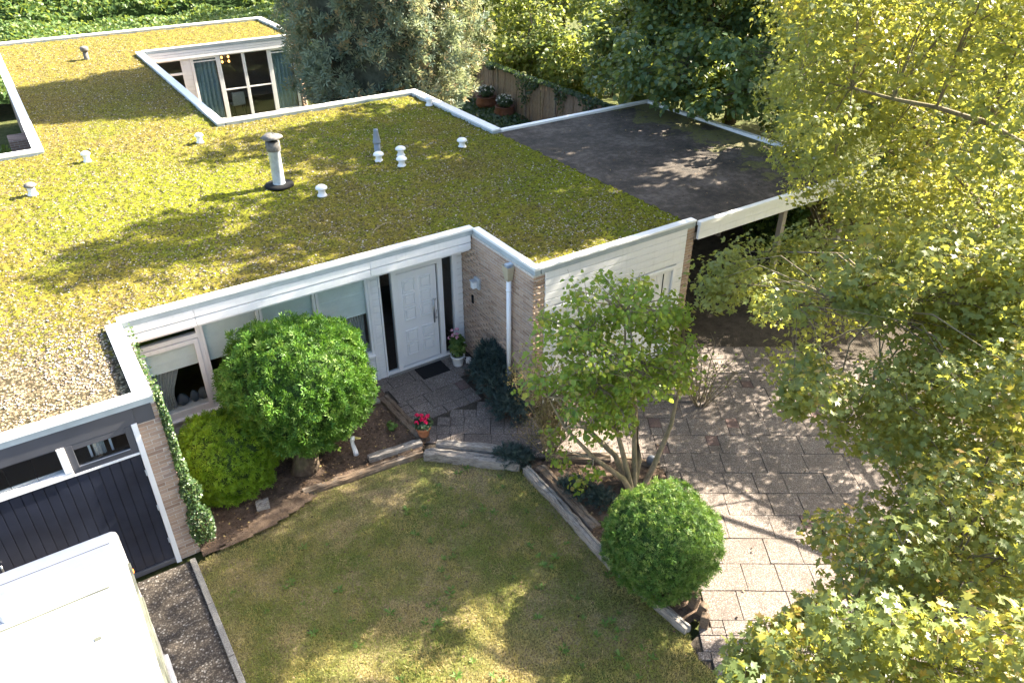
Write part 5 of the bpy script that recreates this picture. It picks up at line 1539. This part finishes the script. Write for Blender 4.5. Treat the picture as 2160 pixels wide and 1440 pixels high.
for c in cl:
    e = np.array(c[:3]); j = int(np.argmin(np.linalg.norm(SPts - e, axis=1) + .4 * np.maximum(0, SPts[:, 2] - e[2])))
    s = Vector(SPts[j]); e = Vector(e)
    sk.tube([s, s.lerp(e, .5) + Vector((0, 0, .08)), e], [.018, .011, .005], 5, False)
    for _ in range(3):
        d = Vector(rand_dirs(1)[0]) * c[3]
        sk.tube([e, e + d], [.005, .002], 4, False)
sk.build('trunk', M['barkpale'], lil, True)
cl = np.array(cl)
P_, N, T = clump_leaves(cl, 42, .9, .9, .5)
link_mesh('crown', scatter_mesh('crown', P_, N, T, .076 * RNG.uniform(.6, 1.3, len(P_)), LEAF[0], LEAF[1], np.clip(np.repeat(RNG.uniform(0, .5, len(cl)), 42) + RNG.uniform(0, .5, len(P_)), 0, .999)), M['lilac'], lil)


def twig_shrub(label, base, h_, spread, nst, nleaf, seed, mleaf, size=.05):
    root = empty('twiggy_shrub', (*base, 0), label, 'shrub', 'twiggy shrubs by the driveway')
    rg_ = random.Random(seed)
    m_ = MB(); tips = []
    for _ in range(nst):
        a = rg_.uniform(0, 6.28); r_ = spread * rg_.uniform(.2, 1)
        p0 = Vector((base[0] + .1 * math.cos(a), base[1] + .1 * math.sin(a), 0))
        p3 = Vector((base[0] + r_ * math.cos(a), base[1] + r_ * math.sin(a), h_ * rg_.uniform(.5, 1)))
        mid = p0.lerp(p3, .5) + Vector((rg_.gauss(0, .06), rg_.gauss(0, .06), .05))
        m_.tube([p0, mid, p3], [.014, .009, .004], 5, False)
        for k in range(6):
            s = mid.lerp(p3, rg_.uniform(0, 1))
            e = s + Vector((rg_.gauss(0, .14), rg_.gauss(0, .14), rg_.uniform(.02, .3)))
            m_.tube([s, s.lerp(e, .5) + Vector((rg_.gauss(0, .03), 0, 0)), e], [.005, .004, .002], 4, False)
            tips.append(e)
    m_.build('stems', M['twig'], root)
    tp = np.array([tips[rg_.randrange(len(tips))] for _ in range(nleaf)]) + RNG.normal(size=(nleaf, 3)) * .07
    link_mesh('leaves', scatter_mesh('leaves', tp, rand_dirs(nleaf), rand_dirs(nleaf), size * RNG.uniform(.6, 1.3, nleaf), DIA[0], DIA[1], RNG.uniform(0, .999, nleaf)), mleaf, root)


twig_shrub('bare twiggy shrub beside the driveway right of the lilac', (9.0, -3.75), 1.25, .75, 22, 150, 3, M['lilac'])
twig_shrub('brownish small leaved shrub in front of the brick corner', (6.0, -2.95), 1.5, .75, 34, 2600, 4, M['drytwig'], .04)
twig_shrub('dry feathery shrub beside the wall juniper', (5.75, -3.25), .8, .6, 22, 1200, 5, M['drytwig'], .04)

# ---------------------------------------------------------------- ivy on the pier corner
pi_ = empty('pier_ivy', (.03, -2.2, 0), 'ivy climbing the right edge of the left brick pier', 'ivy')
n = 3400
t = RNG.uniform(.22, 3.02, n)
wid = np.where(t > 1.9, .05, np.where(t > 1.0, .05 + (1.9 - t) / .9 * .10, .15)) + .01
wid = wid * (.55 + 1.1 * vnoise(t * 4, t * 0, seed=95))
P_ = np.stack([.04 + RNG.uniform(-.5, 1, n) * wid + .01, -2.18 + RNG.uniform(-.10, .06, n) - .05 * (t < 1.8), t], 1)
more = 1500
P2 = np.stack([.05 + RNG.uniform(0, .08, more), RNG.uniform(-2.1, -.1, more), RNG.uniform(.6, 3.0, more) - .0], 1)
P2 = P2[RNG.uniform(0, 1, more) < .6]
P_ = np.concatenate([P_, P2])
n = len(P_)
link_mesh('leaves', scatter_mesh('leaves', P_, np.array([.5, -.8, .45]) + .5 * RNG.normal(size=(n, 3)), np.array([.2, 0, -.7]) + .7 * RNG.normal(size=(n, 3)), .036 * RNG.uniform(.6, 1.4, n), LEAF[0], LEAF[1], RNG.uniform(0, .999, n)), M['ivy'], pi_)
sm = MB()
for k in range(4): sm.tube([(.05 + .03 * k, -2.2 + .03 * k, .0), (.03 + .03 * k, -2.22, 1.2), (.02, -2.2 + .02 * k, 2.8)], [.012, .01, .005], 5)
sm.build('stems', M['barkdark'], pi_)

# ---------------------------------------------------------------- sleepers
def sleeper(label, a, b, z0, z1, w_, mat, seed, cat='timber'):
    rg_ = random.Random(seed)
    a, b = Vector((*a, 0)), Vector((*b, 0))
    L = (b - a).length
    ang = math.atan2((b - a).y, (b - a).x)
    ns = max(4, int(L / .14))
    m_ = MB()
    hh = z1 - z0
    pr = [(-w_ / 2, 0), (w_ / 2, 0), (w_ / 2, hh * .55), (w_ / 2 * .92, hh * .93), (w_ / 2 * .3, hh), (w_ / 2 * .08, hh * .86), (-w_ / 2 * .15, hh), (-w_ / 2 * .9, hh * .95), (-w_ / 2, hh * .6)]
    k = len(pr)
    for i in range(ns + 1):
        x = -L / 2 + L * i / ns + (rg_.uniform(-.02, .02) if 0 < i < ns else 0)
        wob = rg_.gauss(0, .006)
        for (py, pz) in pr:
            m_.v.append((x, py + wob + rg_.gauss(0, .006), pz + (rg_.gauss(0, .008) if pz > 0 else 0) - (.03 * rg_.random() if i in (0, ns) and pz > 0 else 0)))
    for i in range(ns):
        for j in range(k):
            j2 = (j + 1) % k
            m_.f.append((i * k + j, i * k + j2, (i + 1) * k + j2, (i + 1) * k + j))
    m_.f.append(tuple(range(k))[::-1]); m_.f.append(tuple(ns * k + j for j in range(k)))
    m_.f = [f[::-1] for f in m_.f]
    c = (a + b) / 2
    o = link_mesh('railway_sleeper', m_.mesh('railway_sleeper'), mat, None, (c.x, c.y, z0), (0, 0, ang))
    return tag(o, label, cat, 'old railway sleepers edging the beds')


S_, SB = M['sleeper'], M['sleeperb']
sleeper('long brown sleeper between the left flower bed and the lawn', (1.74, -1.93), (3.86, -2.12), 0, .13, .13, SB, 1)
sleeper('short split sleeper behind the long brown one, near the red flowers', (2.97, -1.80), (3.93, -1.93), .05, .20, .14, S_, 2)
sleeper('dark mossy sleeper dividing flower bed and door path', (3.97, -.28), (4.02, -1.85), 0, .15, .22, SB, 3)
sleeper('short grey sleeper half under the large round conifer', (3.35, -.30), (3.86, -.33), .03, .16, .16, S_, 4)
sleeper('thick pale grey sleeper along the top edge of the lawn', (3.86, -2.20), (5.08, -3.36), 0, .20, .20, S_, 5)
sleeper('upper pale sleeper lying against the path slabs', (4.12, -2.14), (5.02, -2.93), .02, .24, .16, S_, 6)
sleeper('long grey sleeper along the right edge of the lawn', (5.12, -3.48), (5.0, -5.95), 0, .17, .14, S_, 7)
sleeper('grey sleeper at the lawn below the ball conifer', (5.0, -5.99), (5.13, -7.35), 0, .15, .13, S_, 8)
sleeper('cracked inner sleeper in the corner bed beside the lawn', (5.32, -3.62), (5.22, -5.25), .04, .19, .17, SB, 9)
sleeper('mossy sleeper at the back of the corner bed by the path', (5.55, -3.45), (6.45, -4.12), .0, .20, .20, SB, 10)
sleeper('dark sleeper between corner bed and driveway behind the lilac stems', (6.5, -4.17), (7.05, -4.72), .0, .17, .20, SB, 11)
sleeper('grey block of wood in front of the lime conifer', (.98, -1.88), (1.18, -1.92), .08, .22, .16, S_, 12)
for i, (x, y, lab) in enumerate([(5.42, -7.12, 'upright timber stake nearest the ball conifer'), (5.45, -7.26, 'middle upright timber stake at the end of the corner bed'), (5.38, -7.40, 'upright timber stake nearest the lawn corner')]):
    o = link_mesh('timber_stake', MB().prism([(-.05, -.06), (.05, -.055), (.055, .05), (-.045, .06)], 0, .33 - .03 * i).mesh('timber_stake'), SB, None, (x, y, 0), (random.gauss(0, .05), random.gauss(0, .05), .3 * i), bevel=.01)
    tag(o, lab, 'stake', 'timber stakes')

# ---------------------------------------------------------------- pots and small things
def petals(parent, part, pts, r, per_, size, mat):
    c = np.repeat(np.array(pts), per_, 0)
    d = rand_dirs(len(c)); d[:, 2] = np.abs(d[:, 2])
    o_ = link_mesh(part, scatter_mesh(part, c + d * r, d + .3 * RNG.normal(size=d.shape), rand_dirs(len(c)), size * RNG.uniform(.7, 1.2, len(c)), DIA[0], DIA[1], RNG.uniform(0, .999, len(c))), mat, parent)
    o_['kind'] = 'stuff'


def leafy(parent, part, c, rad3, n_, size, mat):
    d = rand_dirs(n_)
    P_ = np.array(c) + d * np.array(rad3) * (RNG.uniform(.1, 1, n_) ** .5)[:, None]
    link_mesh(part, scatter_mesh(part, P_, d + np.array([0, 0, .8]) + .4 * RNG.normal(size=d.shape), d + .5 * RNG.normal(size=d.shape), size * RNG.uniform(.6, 1.3, n_), LEAF[0], LEAF[1], RNG.uniform(0, .999, n_)), mat, parent)


mat_ = tag(MB().box(4.95, 5.56, -.10, .32, .034, .050).build('doormat', M['black'], bevel=.004), 'black rectangular doormat in front of the white front door', 'doormat')
wp = empty('white_flower_pot', (5.80, .0, .03), 'white plastic pot with pink flowering plant beside the front door', 'flower pot')
MB().lathe((5.80, 0, .032), [(.10, 0), (.105, .02), (.135, .20), (.15, .21), (.152, .24), (.14, .245), (.125, .22), (.12, .21)], 22).build('pot', M['whitep'], wp, True)
leafy(wp, 'leaves', (5.80, 0, .50), (.17, .17, .26), 420, .085, M['hedge'])
petals(wp, 'flowers', [(5.70, -.02, .78), (5.73, .06, .84), (5.82, .02, .86), (5.76, -.08, .74), (5.66, .05, .70), (5.86, .1, .80), (5.80, -.02, .78)], .035, 12, .05, M['pink'])
wc = empty('watering_can', (6.02, -.08, .03), 'small white watering can behind the white flower pot', 'watering can')
MB().lathe((6.02, -.06, .032), [(.055, 0), (.06, .01), (.055, .10), (.045, .12)], 16).build('body', M['whitep'], wc, True)
MB().tube([(6.05, -.09, .06), (6.10, -.15, .10), (6.13, -.19, .15)], [.016, .012, .014], 8).build('spout', M['whitep'], wc, True)
MB().tube([(6.0, -.02, .05), (5.97, .03, .09), (5.98, .02, .15), (6.01, -.04, .16)], [.008] * 4, 6).build('handle', M['whitep'], wc, True)

tp = empty('terracotta_pot', (4.06, -1.78, .15), 'terracotta pot with red flowers on the dark sleeper corner', 'flower pot')
MB().lathe((4.06, -1.78, .15), [(.085, 0), (.09, .01), (.125, .17), (.14, .175), (.142, .215), (.128, .22), (.115, .19)], 22).build('pot', M['terracotta'], tp, True)
leafy(tp, 'leaves', (4.06, -1.78, .43), (.17, .17, .10), 300, .06, M['ivyg'])
petals(tp, 'flowers', [(4.02, -1.82, .55), (4.05, -1.76, .58), (4.12, -1.8, .52), (3.93, -1.80, .50), (4.0, -1.68, .55), (4.18, -1.74, .50), (4.06, -1.88, .50), (4.03, -1.80, .52)], .032, 16, .055, M['red'])

gs = empty('goose_ornament', (2.84, -1.50, .08), 'white goose neck garden ornament with yellow beak in the soil', 'ornament')
MB().tube([(2.86, -1.52, .05), (2.85, -1.51, .17), (2.83, -1.49, .30), (2.825, -1.49, .38), (2.84, -1.50, .44), (2.87, -1.515, .45)], [.055, .042, .034, .038, .048, .03], 14).build('neck', M['whitep'], gs, True)
MB().tube([(2.875, -1.52, .445), (2.93, -1.55, .432), (2.965, -1.565, .43)], [.028, .018, .010], 10).build('beak', M['yellow'], gs, True)
MB().tube([(2.865, -1.555, .455), (2.865, -1.558, .455)], .007, 8).build('eye', M['black'], gs)
so = empty('dark_stone_ball', (6.93, -4.62, 0), 'dark blue grey ball on a stub beside the lilac stem', 'ornament')
MB().lathe((6.93, -4.62, 0), [(.05, 0), (.05, .16), (.045, .17)], 14).build('stub', M['bluegrey'], so, True)
MB().lathe((6.93, -4.62, .15), [(.01, 0), (.07, .02), (.09, .07), (.08, .13), (.045, .165), (.005, .175)], 18).build('ball', M['bluegrey'], so, True)
sd = empty('seedling', (3.68, -1.27, .08), 'small green seedling in the dark flower bed', 'plant')
leafy(sd, 'leaves', (3.68, -1.27, .20), (.09, .09, .10), 60, .06, M['weed'])
MB().tube([(3.68, -1.27, .05), (3.68, -1.27, .25)], [.006, .003], 5).build('stem', M['twig'], sd)

for x, y, lab, hh in [(16.05, 15.3, 'left dark glazed urn with white flowers before the fence', .1), (16.1, 14.0, 'right dark glazed urn with white flowers before the fence', 0)]:
    u_ = empty('garden_urn', (x, y, 0), lab, 'urn', 'urns before the board fence')
    MB().lathe((x, y, hh), [(.22, 0), (.25, .03), (.42, .30), (.44, .42), (.36, .58), (.40, .62), (.36, .63), (.33, .58)], 24).build('urn', M['darkterra'], u_, True)
    leafy(u_, 'leaves', (x, y, hh + .82), (.34, .34, .22), 420, .10, M['ivyg'])
    d = rand_dirs(40); d[:, 2] = np.abs(d[:, 2])
    petals(u_, 'flowers', np.array([x, y, hh + .82]) + d * np.array([.34, .34, .24]), .02, 4, .06, M['whitefl'])

# shrub under the carport fence
cs = empty('carport_shrub', (15.6, -.6, 0), 'bright green shrub seen through the open carport', 'shrub')
lumpy_bush(cs, 'foliage', (15.6, .3, .95), (.45, 1.0, .95), 2600, .11, M['hedge'], M['core'], 93, tm=LEAF)

# ---------------------------------------------------------------- grass and weeds, mulch, fallen leaves
n = 190000
x, y = RNG.uniform(-.1, 5.15, n), RNG.uniform(-9.2, -1.85, n)
ok = pip_np(x, y, LAWN)
dry = vnoise(x * 1.4, y * 1.4, seed=81) * .6 + vnoise(x * 4, y * 4, seed=82) * .4
edge = np.clip((y + 2.9 + .25 * x) * 1.2, 0, 1)
ok &= RNG.uniform(0, 1, n) > edge * .75
x, y, dry = x[ok], y[ok], dry[ok]
n = len(x)
P_ = np.stack([x, y, lawn_z(x, y)], 1)
tv, tf = [(-.10, 0, 0), (.10, 0, 0), (.03, 1, .15)], [(0, 1, 2)]
T = np.array([0, 0, .75]) + .62 * RNG.normal(size=(n, 3)); T[:, 2] = np.abs(T[:, 2]) + .15
rnd = np.clip(.31 + (dry - .30) * 1.9 + RNG.normal(0, .13, n), 0, .999)
o = link_mesh('lawn_grass', scatter_mesh('lawn_grass', P_, rand_dirs(n) * np.array([1, 1, .2]), T, .024 + .05 * RNG.beta(1.5, 3, n) * (.6 + .9 * vnoise(x * 3, y * 3, seed=85)), tv, tf, rnd), M['grass'])
tag(o, 'short patchy dry grass covering the front lawn', 'grass', kind='stuff')
# broad leaved weeds
wpnt = []
rgw = np.random.default_rng(33)
while len(wpnt) < 150:
    a, b = rgw.uniform(.1, 4.9), rgw.uniform(-8.6, -2.6)
    if pip(a, b, LAWN) and rgw.random() < .25 + .12 * a - .05 * (b + 5): wpnt.append((a, b, rgw.uniform(.05, .11)))
C_, T_, S_w = [], [], []
for a, b, r_ in wpnt:
    for k in range(9):
        t = rgw.uniform(0, 6.28)
        d = np.array([math.cos(t), math.sin(t), rgw.uniform(.1, .6)])
        C_.append(np.array([a, b, .035]) + d * r_ * .45); T_.append(d); S_w.append(r_)
T_ = np.array(T_)
wv_ = [(0, -.5, 0), (-.13, 0, .04), (0, .5, -.05), (.13, 0, .04)]
o = link_mesh('lawn_weeds', scatter_mesh('lawn_weeds', np.array(C_), np.array([0, 0, 1.0]) - .4 * T_, T_, np.array(S_w), wv_, [(0, 2, 1), (0, 3, 2)], RNG.uniform(0, .999, len(C_))), M['weed'])
tag(o, 'scattered broad leaved weeds in the dry lawn', 'weeds', kind='stuff')
# mulch and litter in the beds
lit = []
for poly, x0, x1, y0, y1, n_ in [(BEDL, 0, 4, -2.4, .4, 2600), (BEDR, 5, 7.1, -7.4, -3.4, 1300), (JB, 5.5, 6.2, -2.4, -.3, 400)]:
    px_, py_ = RNG.uniform(x0, x1, n_), RNG.uniform(y0, y1, n_)
    k = pip_np(px_, py_, poly)
    lit.append(np.stack([px_[k], py_[k], np.full(k.sum(), .125)], 1))
px_, py_ = RNG.uniform(4.5, 12, 240), RNG.uniform(-9, -2.3, 240)
k = pip_np(px_, py_, ZB)
lit.append(np.stack([px_[k], py_[k], np.full(k.sum(), .042)], 1))
px_, py_ = RNG.uniform(.1, 5, 170), RNG.uniform(-8, -2.2, 170)
k = pip_np(px_, py_, LAWN)
lit.append(np.stack([px_[k], py_[k], np.full(k.sum(), .065)], 1))
px_, py_ = RNG.uniform(10.1, 15.1, 900), RNG.uniform(-2, 4.9, 900)
k = RNG.uniform(0, 1, 900) < .25 + .6 * vnoise(px_ * 1.2, py_ * 1.2, seed=99) * (px_ > 12)
lit.append(np.stack([px_[k], py_[k], np.full(k.sum(), 2.912)], 1))
lit = np.concatenate(lit)
n = len(lit)
lm_ = Mat("leaf_litter", .9, .1)
lm_.col(lm_.ramp(lm_.attr("rnd"), [(0, (.05, .035, .025)), (.6, (.14, .09, .055)), (.9, (.27, .19, .11)), (1, (.36, .28, .10))]))
o = link_mesh('leaf_litter', scatter_mesh('leaf_litter', lit, np.array([0, 0, 1.0]) + .45 * RNG.normal(size=(n, 3)), rand_dirs(n), RNG.uniform(.02, .05, n), DIA[0], DIA[1], RNG.uniform(0, .999, n)), lm_.m)
tag(o, 'brown leaf litter and mulch on the beds and slabs', 'leaf litter', kind='stuff')
